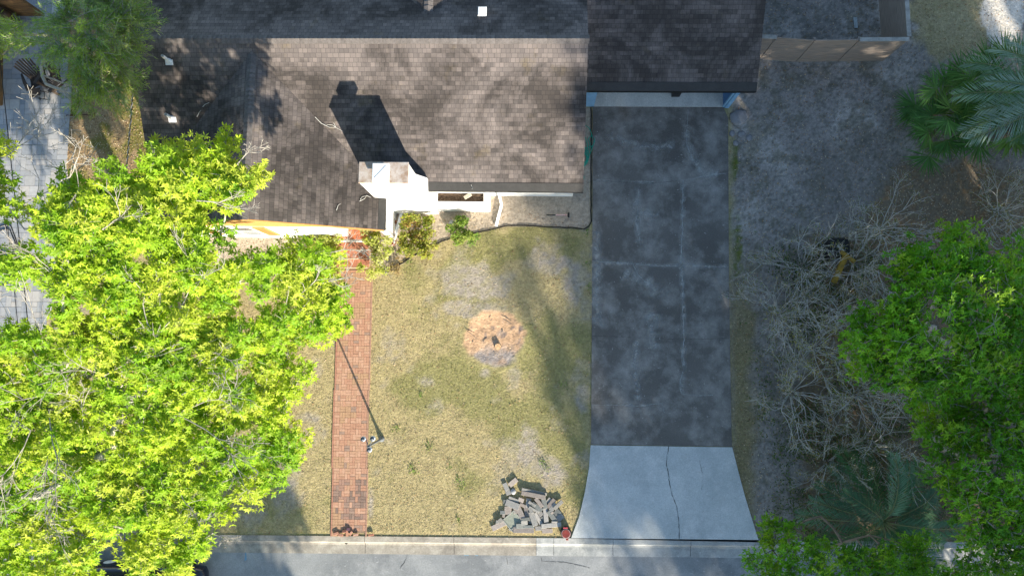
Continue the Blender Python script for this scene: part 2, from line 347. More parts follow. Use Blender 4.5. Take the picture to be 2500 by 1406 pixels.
def lerp(c, c2, f): return c * (1 - f[..., None]) + np.array(c2) * f[..., None]
STUMP = at(1207, 825)
def build_ground():
    fx = np.arange(-20.5, 19.5, 0.075); fy = np.arange(-6.72, 14.5, 0.075)
    far = np.array([1, 3, 8, 20, 50, 120, 300.0])
    xs = np.concatenate([fx[0] - far[::-1], fx, fx[-1] + far]); ys = np.concatenate([fy, fy[-1] + far])
    X, Y = np.meshgrid(xs, ys); g = ground_fields(X, Y); px, py = g['px'], g['py']
    n1 = fbm(X, Y, 1.7, 5, 1); n2 = fbm(X, Y, 7, 4, 2)
    c = np.empty(X.shape + (3,)); c[:] = (0.39, 0.325, 0.17)
    c = lerp(c, (0.25, 0.235, 0.10), g['green'] * 0.85)
    c = lerp(c, (0.34, 0.30, 0.25), g['bare'] * (0.55 + 0.45 * sstep(.35, .65, fbm(X, Y, 6, 3, 77))))
    tan = np.array([0.43, 0.36, 0.28])
    c = lerp(c, (0.29, 0.262, 0.238), g['right'])
    sand = sstep(0.5, 0.7, fbm(X, Y, 0.8, 4, 50)); c = lerp(c, (0.40, 0.365, 0.33), g['right'] * sand * 0.8)
    dg = sstep(0.55, 0.66, fbm(X, Y, 2.4, 5, 51)); c = lerp(c, (0.17, 0.155, 0.11), g['right'] * dg * 0.6); dn = sstep(0.42, 0.62, fbm(X, Y, 0.35, 3, 56) + .25 * gauss(px, py, 2060, 420, 150, 120)); c = lerp(c, (0.165, 0.145, 0.125), g['right'] * dn * .55); df = sstep(0.52, 0.66, fbm(X, Y, 9, 3, 53)); c = lerp(c, (0.11, 0.11, 0.09), g['right'] * df * 0.55)
    moss = np.maximum(gauss(px, py, 1788, 390, 16, 60), 0.6 * gauss(px, py, 1800, 620, 20, 160)); c = lerp(c, (0.12, 0.14, 0.03), sstep(0.35, 0.65, moss + (n2 - .5) * .6) * g['right'])
    c = lerp(c, (0.20, 0.155, 0.10), g['litter'] * 0.8)
    lb = sstep(0.58, 0.7, fbm(X, Y, 5, 4, 52)); c = lerp(c, (0.30, 0.18, 0.09), g['litter'] * lb * 0.7)
    c = lerp(c, (0.36, 0.30, 0.15), g['nyard'] * 0.8)
    c = lerp(c, (0.60, 0.56, 0.50), sstep(0.45, 0.6, gauss(px, py, 2450, 50, 70, 90) + (n1 - .5) * .7))
    c = lerp(c, (0.24, 0.20, 0.10), g['edge'] * 0.9)
    c = lerp(c, (0.33, 0.235, 0.13), g['lefty']); c = lerp(c, (0.19, 0.17, 0.05), g['lefty'] * sstep(0.5, 0.66, fbm(X, Y, 1.6, 4, 60) + 0.2 * gauss(px, py, 330, 350, 30, 160)))
    bc = lerp(np.broadcast_to(tan, c.shape), (0.32, 0.27, 0.21), sstep(0.4, 0.7, n2)); c = c * (1 - g['bed'][..., None]) + bc * g['bed'][..., None]
    far_out = (Y > 14.5) | (abs(X) > 20.5)
    c[far_out] = (0.24, 0.22, 0.11)
    # ground stump scar
    d = np.hypot((X - STUMP[0]) / 1.08, (Y - STUMP[1]) / 1.0) + (fbm(X, Y, 2.2, 4, 70) - .5) * 0.35
    scar = 1 - sstep(0.95, 1.1, d); oc = lerp(np.broadcast_to(np.array([0.52, 0.34, 0.21]), c.shape), (0.37, 0.32, 0.29), sstep(0.45, 0.75, fbm(X, Y, 1.7, 5, 71) - 0.22 * (Y - STUMP[1]) - 0.06))
    oc = lerp(oc, (0.17, 0.15, 0.15), sstep(0.64, 0.76, fbm(X, Y, 4, 4, 72)) * 0.8)
    c = c * (1 - scar[..., None]) + oc * scar[..., None]
    c = c * (0.84 + 0.32 * n2[..., None])
    z = (n1 - 0.5) * 0.03 + (n2 - 0.5) * 0.02
    z += g['bed'] * (fbm(X, Y, 6, 4, 80) - 0.5) * 0.05
    z += 0.035 * np.exp(-((d - 0.95) / 0.2) ** 2) * (d < 1.5) - 0.03 * scar
    z += scar * (fbm(X, Y, 6, 4, 81) - .5) * 0.05
    z = np.where(Y < KERB_Y + 0.12, -0.012, z); z = np.where(far_out, 0, z)
    n, m = X.shape; idx = np.arange(n * m).reshape(n, m)
    F = np.stack([idx[:-1, :-1], idx[:-1, 1:], idx[1:, 1:], idx[1:, :-1]], -1).reshape(-1, 4)
    return tag(npmesh('ground', np.stack([X, Y, z], -1).reshape(-1, 3), F, c.reshape(-1, 3), M_ground, smooth=True), kind='structure')
build_ground()
# ground across the street
mb = MB(); mb.box(-330, 330, -330, -15.6, -0.25, -0.03, col=(0.24, 0.22, 0.11)); tag(mb.build('ground', M_ground), kind='structure')

# road with crown
def strip(name, xs, prof, m, parent=None, kind='structure'):
    V = []; F = []
    for x in xs:
        for (y, z) in prof: V.append((x, y, z))
    k = len(prof)
    for i in range(len(xs) - 1):
        for j in range(k - 1): F.append((i * k + j, (i + 1) * k + j, (i + 1) * k + j + 1, i * k + j + 1))
    b = MB(); b.v = V; b.f = F; b.c = [(1, 1, 1)] * len(V)
    return tag(b.build(name, m, parent), kind=kind)
strip('road', [-330, 330], [(-15.1, -0.16), (-11.2, -0.07), (ROAD_Y + 0.02, -0.135)], M_road)
# kerbs: rolled kerb head + gutter pan, cut into sections by joints
def kerb(x0, x1, m):
    prof = [(ROAD_Y, -0.30), (ROAD_Y, -0.125), (-7.0, -0.118), (-6.93, -0.10), (-6.90, -0.03), (-6.86, 0.006), (KERB_Y, 0.016), (KERB_Y, -0.30)]
    return strip('kerb', [x0, x1], prof, m)
js = [-60, -12.0, at(890, 1325).x, at(1108, 1330).x, at(1309, 1330).x]
for a, b in zip(js[:-1], js[1:]): kerb(a + 0.006, b - 0.006, M_kerbold)
js = [at(1309, 1330).x, at(1352, 1330).x, at(1497, 1330).x, at(1687, 1330).x, 9.2, 60]
for a, b in zip(js[:-1], js[1:]): kerb(a + 0.006, b - 0.006, M_kerbnew)
strip('kerb', [-60, 60], [(-15.6, -0.3), (-15.6, 0.0), (-15.4, 0.0), (-15.36, -0.1), (-15.1, -0.15), (-15.1, -0.3)], M_kerbold)

def sheet(name, pts, z0, z1, m, kind='structure', parent=None):
    b = MB(); b.prism([(p[0], p[1]) for p in pts], z0, z1); return tag(b.build(name, m, parent), kind=kind)
DZ = 0.045
drv = sheet('driveway', [at(1447, 262), at(1446, 600), at(1443, 1084), at(1786, 1089), at(1779, 700), at(1777, 290), at(1765, 262)], -0.05, DZ, M_drive)
apl = [(1442, 1086), (1438, 1140), (1428, 1200), (1414, 1260), (1394, 1313)]; apr = [(1853, 1322), (1838, 1275), (1818, 1210), (1802, 1150), (1787, 1091)]
aprn = sheet('driveway_apron', [at(*p) for p in apl] + [(at(1394, 1313).x, KERB_Y + 0.012), (at(1853, 1322).x, KERB_Y + 0.012)] + [at(*p) for p in apr], -0.05, DZ - 0.012, M_apron)
def halo_mat():
    m, nt, N, L, b = newmat('pale_crack_stain'); b.inputs[0].default_value = (0.42, 0.42, 0.40, 1); b.inputs['Roughness'].default_value = .95
    a = N.new('ShaderNodeAttribute'); a.attribute_name = 'Col'; n = ramp(nt, noise(nt, 3.5, 6, .7), 0.38, 0.62); k = N.new('ShaderNodeMath'); k.operation = 'MULTIPLY'; L.new(a.outputs[2], k.inputs[0]); L.new(n, k.inputs[1])
    k2 = N.new('ShaderNodeMath'); k2.operation = 'MULTIPLY'; k2.inputs[1].default_value = .8; L.new(k.outputs[0], k2.inputs[0]); L.new(k2.outputs[0], b.inputs['Alpha']); return m
M_halo = halo_mat()
def halo(pts, w, z, parent):
    P = [at(*p) for p in pts]; Q = []
    for a, b in zip(P[:-1], P[1:]):
        n = max(2, int((b - a).length / 0.15)); Q += [a.lerp(b, i / n) for i in range(n)]
    Q.append(P[-1]); mb = MB(); vs = []; fs = []; cs = []
    for i, q in enumerate(Q):
        d = (Q[min(i + 1, len(Q) - 1)] - Q[max(i - 1, 0)]).normalized(); s = Vector((-d.y, d.x, 0)); ww = w * rnd.uniform(.6, 1.2)
        for k in (-1, 0, 1): vs.append((q.x + s.x * ww * k, q.y + s.y * ww * k, z)); cs.append((0, 0, 0) if k or i in (0, len(Q) - 1) else (1, 1, 1))
    for i in range(len(Q) - 1):
        for k in (0, 1): fs.append((3 * i + k, 3 * i + 3 + k, 3 * i + 4 + k, 3 * i + 1 + k))
    mb.v = vs; mb.f = fs; mb.c = cs; return mb.build('crack_stain', M_halo, parent)
def crack(pts, w, m, z, parent, jitter=0.012):
    P = [at(*p) for p in pts]; Q = []
    for a, b in zip(P[:-1], P[1:]):
        n = max(2, int((b - a).length / 0.07))
        for i in range(n):
            t = i / n; q = a.lerp(b, t); q.x += rnd.uniform(-jitter, jitter); q.y += rnd.uniform(-jitter, jitter); Q.append(q)
    Q.append(P[-1]); vs = []; fs = []
    for i, q in enumerate(Q):
        d = (Q[min(i + 1, len(Q) - 1)] - Q[max(i - 1, 0)]).normalized(); s = Vector((-d.y, d.x, 0)); ww = w * rnd.uniform(0.1, 0.9) * 0.42
        vs += [(q.x - s.x * ww, q.y - s.y * ww, z), (q.x + s.x * ww, q.y + s.y * ww, z)]
    for i in range(len(Q) - 1): fs.append((2 * i, 2 * i + 2, 2 * i + 3, 2 * i + 1))
    b = MB(); b.add(vs, fs); return b.build('crack', m, parent)
z = DZ + 0.004
for pts, w, m in [([(1680, 268), (1678, 300), (1674, 330), (1676, 355), (1688, 385), (1703, 410), (1718, 428)], 0.055, M_crackl),
                  ([(1775, 424), (1720, 430), (1690, 438), (1668, 441), (1660, 438)], 0.035, M_crackl),
                  ([(1667, 440), (1666, 480), (1664, 520), (1666, 560), (1663, 600), (1662, 645)], 0.05, M_crackl),
                  ([(1447, 638), (1500, 641), (1560, 646), (1620, 650), (1700, 650), (1778, 652)], 0.028, M_crackl),
                  ([(1662, 650), (1668, 700), (1666, 760), (1670, 830), (1663, 870), (1668, 905), (1660, 930), (1660, 950), (1664, 962), (1700, 965), (1740, 964)], 0.045, M_crackl),
                  ([(1444, 988), (1500, 988), (1560, 991), (1590, 986), (1615, 984), (1622, 1008)], 0.03, M_crackl),
                  ([(1447, 440), (1520, 446), (1600, 448), (1655, 442)], 0.02, M_crackd),
                  ([(1545, 645), (1556, 670), (1578, 690)], 0.035, M_crackl), ([(1560, 455), (1556, 520), (1562, 600)], 0.03, M_crackl),
                  ([(1447, 820), (1520, 822), (1660, 828), (1780, 826)], 0.018, M_crackd)]:
    crack(pts, w, m, z, drv)
for pts, w in [([(1678, 300), (1676, 355), (1688, 385), (1718, 428), (1760, 424)], .28), ([(1667, 440), (1666, 560), (1662, 650), (1668, 760), (1668, 905), (1662, 962)], .16), ([(1447, 640), (1560, 646), (1700, 650), (1778, 652)], .14), ([(1560, 455), (1553, 540), (1562, 600)], .22), ([(1556, 830), (1548, 900), (1558, 985)], .2), ([(1447, 440), (1600, 448)], .1), ([(1540, 520), (1610, 530)], .35), ([(1520, 665), (1580, 690), (1620, 730)], .4), ([(1500, 985), (1600, 990)], .14), ([(1480, 330), (1560, 360), (1650, 360)], .3), ([(1456, 560), (1458, 800)], .3), ([(1590, 760), (1600, 860)], .4)]: halo(pts, w, DZ + .003, drv)
crack([(1633, 1088), (1628, 1110), (1626, 1130), (1631, 1150), (1634, 1180), (1641, 1208), (1652, 1235), (1657, 1275), (1658, 1314)], 0.04, M_crackd, DZ - 0.008, aprn)
crack([(1708, 1125), (1716, 1160), (1712, 1195)], 0.016, M_crackd, DZ - 0.008, aprn)
# dark streaks and a joint in the asphalt
for pts in [[(995, 1352), (985, 1375), (975, 1390)], [(1160, 1355), (1235, 1357), (1262, 1352)], [(1320, 1346), (1322, 1372), (1380, 1374), (1440, 1388)], [(1235, 1357), (1240, 1380)]]:
    P = [at(*p) for p in pts]
    crackz = -0.10
    c = crack(pts, 0.03, M_crackd, 0, None); c.data.transform(Matrix.Identity(4))
    for v in c.data.vertices: v.co.z = -0.135 + (ROAD_Y - v.co.y) * 0.0168 + 0.005
    tag(c, kind='structure'); c.name = 'road_crack'
M_bluepaint = plain('blue_marking_paint', (0.10, 0.32, 0.52), 0.9, 0.2, 25, c2=(0.20, 0.27, 0.30))
def roadmark(pts, label):
    b = MB(); P = [at(px, py, -0.12) for px, py in pts]; b.add([(p.x, p.y, -0.135 + (ROAD_Y - p.y) * 0.0168 + 0.006) for p in P], [tuple(reversed(range(len(P))))])
    return tag(b.build('road_marking', M_bluepaint), label, 'marking', 'blue utility paint marks on the road')
roadmark([(600, 1329), (603, 1334), (605, 1340), (602, 1338), (601, 1350), (602, 1366), (597, 1368), (598, 1350), (598, 1338), (594, 1342), (596, 1335)], 'blue spray painted arrow on the asphalt pointing at the kerb')
roadmark([(1133, 1345), (1140, 1342), (1147, 1344), (1148, 1350), (1143, 1356), (1134, 1356), (1129, 1350)], 'faded blue paint blob on asphalt below the kerb, left of its twin')
roadmark([(1158, 1344), (1166, 1342), (1171, 1346), (1170, 1353), (1164, 1357), (1159, 1354), (1155, 1349)], 'faded blue paint blob on asphalt below the kerb, right of its twin')

# brick path laid in basket weave
def brick_path():
    b = MB(); u = 0.2032; a = at(868, 660); e = at(851, 1300); d = (e - a); n = int(d.length / u); d.normalize(); s = Vector((-d.y, d.x, 0)); s = s if s.x > 0 else -s
    for i in range(n + 1):
        off = 0.0 if i < 22 else (-0.03 if i < 36 else 0.01)
        w = 6
        for j in range(w):
            o = a + d * (i + 0.5) * u + s * ((j - w / 2 + 0.5) * u + off + rnd.uniform(-.004, .004))
            ang = math.atan2(d.y, d.x) + rnd.uniform(-.02, .02)
            M = Matrix.Translation((o.x, o.y, 0)) @ Matrix.Rotation(ang, 4, 'Z')
            tone = 0.5 + 0.5 * math.sin(i * 0.11)
            for k in (-1, 1):
                c = rnd.choice([(0.46, 0.24, 0.175), (0.43, 0.22, 0.16), (0.50, 0.28, 0.21), (0.45, 0.25, 0.18)])
                c = (c[0] * .98, c[1] * 1.06, c[2] * .98)
                mossy = vnoise(np.array([o.x]), np.array([o.y]), 1.6, 5)[0]
                if mossy > 0.72: c = (0.42, 0.26, 0.16)
                pxy = topx(np.array([o.x]), np.array([o.y]), np.array([0.0])); 
                if 1176 < pxy[1][0] < 1268 and vnoise(np.array([o.x]), np.array([o.y]), 4.5, 6)[0] + rnd.uniform(-.15, .15) > .42: c = rnd.choice([(0.22, 0.155, 0.125), (0.28, 0.19, 0.15), (0.33, 0.20, 0.15)])
                elif rnd.random() < 0.04: c = (0.32, 0.22, 0.17)
                z1 = 0.035 + rnd.uniform(-.004, .004); g = 0.004
                if (i + j) % 2: bx = (-u / 2 + g, u / 2 - g, (0 if k > 0 else -u / 2) + g, (u / 2 if k > 0 else 0) - g)
                else: bx = ((0 if k > 0 else -u / 2) + g, (u / 2 if k > 0 else 0) - g, -u / 2 + g, u / 2 - g)
                if i == n and rnd.random() < 0.5: continue
                b.box(*bx, -0.03, z1, col=c, M=M)
        for sg in (-1, 1):     # soldier edge
            if rnd.random() < 0.03: continue
            o = a + d * (i + 0.5) * u + s * (sg * (w / 2 * u + 0.028) + off); M = Matrix.Translation((o.x, o.y, 0)) @ Matrix.Rotation(math.atan2(d.y, d.x), 4, 'Z')
            b.box(-u / 2 + .004, u / 2 - .004, -.024, .024, -0.03, 0.04, col=(0.40, 0.20, 0.14) if sg < 0 else (0.36, 0.22, 0.16), M=M)
    t = b.build('brick_path', M_brickpath)
    g = MB(); o = a + d * d.dot(e - a) / 2; q = [a - s * 0.66 - d * .1, a + s * 0.66 - d * .1, e + s * 0.64, e - s * 0.64]
    g.prism([(p.x, p.y) for p in q], -0.04, 0.022); g.build('mortar_bed', plain('sandy_joint', (0.27, 0.19, 0.13), 0.95, 0.1, 20), t)
    return tag(t, kind='structure')
brick_path()

# grey paver patio
def patio():
    b = MB(); u = 0.205; x0, x1, y0, y1 = -24.0, at(172, 200).x + .1, at(60, 815).y, 15.5
    nx, ny = int((x1 - x0) / u), int((y1 - y0) / u); used = np.zeros((nx, ny), bool)
    pal = [(0.36, 0.37, 0.385), (0.42, 0.42, 0.42), (0.30, 0.32, 0.345), (0.46, 0.44, 0.42), (0.34, 0.355, 0.38), (0.39, 0.395, 0.405)]
    for i in range(nx - 1, -1, -1):
        for j in range(ny):
            if used[i, j]: continue
            w, h = rnd.choice([(1, 1), (2, 1), (1, 2), (2, 2), (2, 2), (1, 2), (2, 1)])
            while i - w + 1 < 0 or used[i - w + 1:i + 1, j].any(): w -= 1
            while j + h > ny or used[i - w + 1:i + 1, j:j + h].any(): h -= 1
            used[i - w + 1:i + 1, j:j + h] = True
            edge = x1 - 0.0 * (y1)
            xa, xb = x0 + (i - w + 1) * u, x0 + (i + 1) * u; ya, yb = y0 + j * u, y0 + (j + h) * u
            px, py = topx(np.array([(xa + xb) / 2]), np.array([(ya + yb) / 2]), np.zeros(1))
            lim = np.interp(py[0], [60, 200, 330, 430, 560, 690, 815], [165, 172, 166, 160, 150, 135, 118])
            if px[0] > lim: continue
            c = rnd.choice(pal); k = rnd.uniform(0.84, 0.98); g = 0.006
            b.box(xa + g, xb - g, ya + g, yb - g, -0.04, 0.03 + rnd.uniform(-.002, .002), col=tuple(v * k for v in c))
    t = b.build('patio', M_paver); g = MB(); g.prism([(p.x, p.y) for p in [at(-330, 60), at(160, 60), at(165, 200), at(156, 430), at(112, 812), at(-330, 815)]], -0.05, 0.018)
    g.build('joint_sand', plain('grey_joint_sand', (0.16, 0.16, 0.16), 0.95, 0.1, 20), t); tag(t, kind='structure')
patio()

# ================================================================== GRASS, LITTER
def scatter(n, x0, x1, y0, y1): return R.uniform(x0, x1, n), R.uniform(y0, y1, n)
HOUSEPX = [(340, -50), (1860, -50), (1850, 262), (1447, 262), (1443, 545), (1190, 480), (1190, 520), (945, 520), (945, 580), (400, 580), (360, 440)]
DRVPX = [(1446, 255), (1443, 1085), (1436, 1150), (1412, 1262), (1390, 1320), (1857, 1326), (1800, 1140), (1787, 1090), (1778, 262)]
PATHPX = [(822, 560), (896, 560), (912, 680), (907, 800), (905, 950), (898, 1120), (892, 1318), (811, 1318), (815, 1150), (820, 950), (822, 800), (826, 670)]
def grass():
    x, y = scatter(520000, -20, 19.5, KERB_Y + 0.03, 14.5); g = ground_fields(x, y); px, py = g['px'], g['py']
    jx = px + (fbm(x, y, 5, 3, 95) - .5) * 22; ban = inpoly(px, py, HOUSEPX) | inpoly(jx, py, DRVPX) | inpoly(jx, py, PATHPX) | inpoly(px, py, PATIO) | (g['bed'] > .5)
    d = np.hypot(x - STUMP[0], y - STUMP[1]) < 1.1
    dens = (0.75 * (1 - 0.85 * g['bare']) * (1 - g['right'])) + g['edge'] * 0.6 + g['nyard'] * 0.35 + g['right'] * 0.04
    dens = dens * (1 - 0.75 * g['lefty']) * (0.4 + 0.9 * vnoise(x, y, 5, 9)); dens[ban | d] = 0
    k = R.rand(len(x)) < dens; x = x[k]; y = y[k]; gr = g['green'][k]; n = len(x)
    C = np.stack([x, y, np.full(n, 0.0)], -1); az = R.uniform(0, 2 * np.pi, n); el = R.uniform(0.15, 1.1, n)
    D = np.stack([np.cos(az) * np.cos(el), np.sin(az) * np.cos(el), np.sin(el)], -1); N = np.tile([0, 0, 1.0], (n, 1)) + R.normal(0, .3, (n, 3))
    dry = np.array([0.47, 0.38, 0.25]); dry2 = np.array([0.36, 0.28, 0.19]); grn = np.array([0.22, 0.25, 0.065]); grn2 = np.array([0.33, 0.32, 0.08])
    t = R.rand(n, 1); isg = (R.rand(n) < (0.22 + 0.55 * gr))[:, None]
    c = np.where(isg, grn * t + grn2 * (1 - t), dry * t + dry2 * (1 - t)) * R.uniform(.55, 1.3, (n, 1))
    o = leafmesh('grass', C, D, N, R.uniform(.03, .07, n), R.uniform(.008, .014, n), c, M_grass); tag(o, 'patchy half dormant lawn grass around the brick path', 'grass', kind='stuff')
grass()
def weeds():
    C = []; c = []
    for wx, wy, r in [(1128, 1188, .2), (1118, 1170, .14), (1005, 1140, .22), (1012, 1152, .15), (1330, 1140, .25), (1325, 1125, .16), (1433, 568, .12), (1028, 965, .12), (965, 1045, .2), (1120, 1270, .14), (1435, 640, .1), (1375, 940, .2), (1045, 1088, .3), (1438, 700, .12), (1000, 640, .16), (1098, 1138, .12)]:
        p = at(wx, wy)
        ex = rnd.uniform(.3, .7); ey = rnd.uniform(.3, .7)
        for i in range(int(170 * r)): C.append((p.x + rnd.gauss(0, r * ex), p.y + rnd.gauss(0, r * ey), 0.0))
    C = np.array(C); n = len(C); az = R.uniform(0, 6.28, n); el = R.uniform(.2, 1.2, n)
    D = np.stack([np.cos(az) * np.cos(el), np.sin(az) * np.cos(el), np.sin(el)], -1)
    tag(leafmesh('weeds', C, D, np.tile([0, 0, 1.0], (n, 1)) + R.normal(0, .3, (n, 3)), R.uniform(.05, .12, n), .022, np.array([0.17, 0.27, 0.05]) * R.uniform(.6, 1.3, (n, 1)), M_grass), 'scattered tufts of bright green weeds in the lawn', 'weeds', kind='stuff')
weeds()
def litter():
    x, y = scatter(170000, -20, 19.5, KERB_Y + 0.03, 14.5); g = ground_fields(x, y); px, py = g['px'], g['py']
    ban = inpoly(px, py, HOUSEPX) | inpoly(px, py, DRVPX) | inpoly(px, py, PATHPX) | inpoly(px, py, PATIO)
    dens = 0.05 + g['litter'] * (0.22 + 0.5 * gauss(px, py, 2330, 540, 130, 100)) + g['lefty'] * 0.75 + g['right'] * 0.16 + 0.10 * g['bed']; dens[ban] = 0
    k = R.rand(len(x)) < dens; x = x[k]; y = y[k]; n = len(x)
    xr, yr = scatter(1400, -12, 9.5, -9.5, 9); gx, gy = topx(xr, yr, np.zeros(1400)); kk = inpoly(gx, gy, DRVPX) | (R.rand(1400) < .25) & (yr < ROAD_Y)
    zr = np.where(yr[kk] < ROAD_Y, -0.10, DZ + .006)
    C = np.concatenate([np.stack([x, y, R.uniform(.01, .03, n)], -1), np.stack([xr[kk], yr[kk], zr], -1)]); n0 = n; n = len(C)
    az = R.uniform(0, 6.28, n); D = np.stack([np.cos(az), np.sin(az), R.uniform(-.05, .3, n)], -1)
    pal = np.array([[0.36, 0.24, 0.13], [0.27, 0.16, 0.08], [0.45, 0.33, 0.2], [0.17, 0.10, 0.055], [0.52, 0.43, 0.29]]); c = pal[R.randint(0, 5, n)] * R.uniform(.7, 1.2, (n, 1))
    L = R.uniform(.04, .09, n); L[n0:] *= 0.5; W = R.uniform(.02, .04, n); W[n0:] *= 0.4
    tag(leafmesh('fallen_leaves', C, D, np.tile([0, 0, 1.0], (n, 1)) + R.normal(0, .35, (n, 3)), L, W, c, M_litter), 'brown fallen leaves lying over the bare ground', 'fallen leaves', kind='stuff')
litter()

# ================================================================== HOUSE
HA = math.radians(-1.0); HB = (-6.0, 9.5)           # local frame turned one degree clockwise
HR = Matrix.Rotation(HA, 4, 'Z'); HRI = HR.inverted()
def hl(px, py, h): return HRI @ at(px, py, h)
def hw(x, y, z): return HR @ Vector((x, y, z))
house = empty('house', hw(HB[0], HB[1], 0), HA, 'single storey house with dark shingle roof, white walls and white chimney', 'house')
def hpart(b, name, m, parent=None, **k):
    if parent is None or parent is house:
        b.v = [(v[0] - HB[0], v[1] - HB[1], v[2]) for v in b.v]; return b.build(name, m, house, **k)
    b.v = [(v[0] - HB[0], v[1] - HB[1], v[2]) for v in b.v]; return b.build(name, m, parent, **k)
EY, RY, HE, P = 5.44, 9.93, 2.60, 0.417
HRD = HE + P * (RY - EY); BY = 2 * RY - EY           # ridge height, back eave
X0, X1 = -13.42, 1.50
WX, WH, WY = -9.40, 4.15, 4.06                        # wing ridge x, half width, front rake y
WR = HE + P * WH
def plane(name, pts, uvo, udir, vdir, m, thick=0.16, parent=None):
    """roof slope as a slab with shingle coordinates in metres"""
    pts = [Vector(p) for p in pts]; n = len(pts); nrm = (pts[1] - pts[0]).cross(pts[2] - pts[0]).normalized()
    if nrm.z < 0: pts.reverse(); nrm = -nrm
    b = MB(); b.add(pts + [p - Vector((0, 0, thick)) for p in pts], [tuple(range(n)), tuple(reversed(range(n, 2 * n)))] + [(i, n + i, n + (i + 1) % n, (i + 1) % n) for i in range(n)])
    o = hpart(b, name, m, parent); me = o.data; uv = me.uv_layers.new(name='UVMap')
    U = Vector(udir).normalized(); Vd = Vector(vdir).normalized(); O = Vector(uvo)
    for lp in me.loops:
        p = me.vertices[lp.vertex_index].co + Vector((HB[0], HB[1], 0)) - O; uv.data[lp.index].uv = (p.dot(U), p.dot(Vd))
    return o
def zf(y): return HE + P * (y - EY)
def zw(x): return WR - P * abs(x - WX)
# main south slope (leaves the wing triangle out), main north slope
wl_, wr_ = WX - WH, WX + WH
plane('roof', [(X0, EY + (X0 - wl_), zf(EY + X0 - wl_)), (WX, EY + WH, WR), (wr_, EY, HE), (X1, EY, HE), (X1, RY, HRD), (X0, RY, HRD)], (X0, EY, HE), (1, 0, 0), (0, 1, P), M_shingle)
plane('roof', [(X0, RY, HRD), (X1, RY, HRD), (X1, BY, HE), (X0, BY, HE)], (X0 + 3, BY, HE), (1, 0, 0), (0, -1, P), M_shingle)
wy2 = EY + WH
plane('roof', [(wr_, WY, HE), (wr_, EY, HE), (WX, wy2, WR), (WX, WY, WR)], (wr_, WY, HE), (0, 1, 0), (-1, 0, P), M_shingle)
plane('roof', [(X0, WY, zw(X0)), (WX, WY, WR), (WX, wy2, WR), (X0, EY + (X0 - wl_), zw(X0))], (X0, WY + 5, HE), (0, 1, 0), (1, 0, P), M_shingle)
# cross gable on the north side
gp = hl(1045, 35, 4.0)
for _ in range(8): gp = hl(1045, 35, HRD - P * (gp.y - RY))
gh = gp.z
for sg in (-1, 1):
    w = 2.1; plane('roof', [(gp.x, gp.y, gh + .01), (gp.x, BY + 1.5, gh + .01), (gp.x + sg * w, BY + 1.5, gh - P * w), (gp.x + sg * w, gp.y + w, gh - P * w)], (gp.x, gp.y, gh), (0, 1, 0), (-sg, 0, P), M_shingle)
# garage wing roof
GY = hl(1640, 222, HE).y; GX1 = hl(1847, 222, HE).x; GRY = GY + 4.6; GRZ = HE + P * 4.6
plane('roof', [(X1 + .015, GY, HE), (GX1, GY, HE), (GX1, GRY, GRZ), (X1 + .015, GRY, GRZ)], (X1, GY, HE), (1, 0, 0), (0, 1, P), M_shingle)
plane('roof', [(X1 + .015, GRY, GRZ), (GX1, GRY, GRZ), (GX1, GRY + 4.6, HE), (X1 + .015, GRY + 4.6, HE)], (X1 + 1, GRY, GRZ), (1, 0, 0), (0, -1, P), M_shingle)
# ridge caps: overlapping folded shingles
def ridgecap(a, b, m=M_shingle):
    a, b = Vector(a), Vector(b); d = (b - a); L = d.length; d.normalize(); s = d.cross(Vector((0, 0, 1))).normalized(); mb = MB(); n = int(L / 0.15)
    for i in range(n):
        p = a + d * (i * L / n); q = a + d * ((i + 1.25) * L / n); g = rnd.uniform(.85, 1.15); hh = 0.035
        w = 0.15
        vs = [p - s * w + Vector((0, 0, -P * w + 0.012)), p + Vector((0, 0, 0.012)), p + s * w + Vector((0, 0, -P * w + .012)), q - s * w + Vector((0, 0, -P * w + hh)), q + Vector((0, 0, hh)), q + s * w + Vector((0, 0, -P * w + hh))]
        mb.add(vs, [(0, 1, 4, 3), (1, 2, 5, 4)], (0.15 * g, 0.135 * g, 0.128 * g))
    return hpart(mb, 'ridge_cap', M_cap2)
M_cap2 = vcol('ridge_shingle', 0.9, 12, 0.6, 0.3, nscale2=60)
ridgecap((X0, RY, HRD), (X1, RY, HRD)); ridgecap((WX, wy2 - .1, WR), (WX, WY, WR)); ridgecap((X1 + .05, GRY, GRZ), (GX1, GRY, GRZ)); ridgecap((gp.x, gp.y + .1, gh), (gp.x, BY + 1.5, gh))
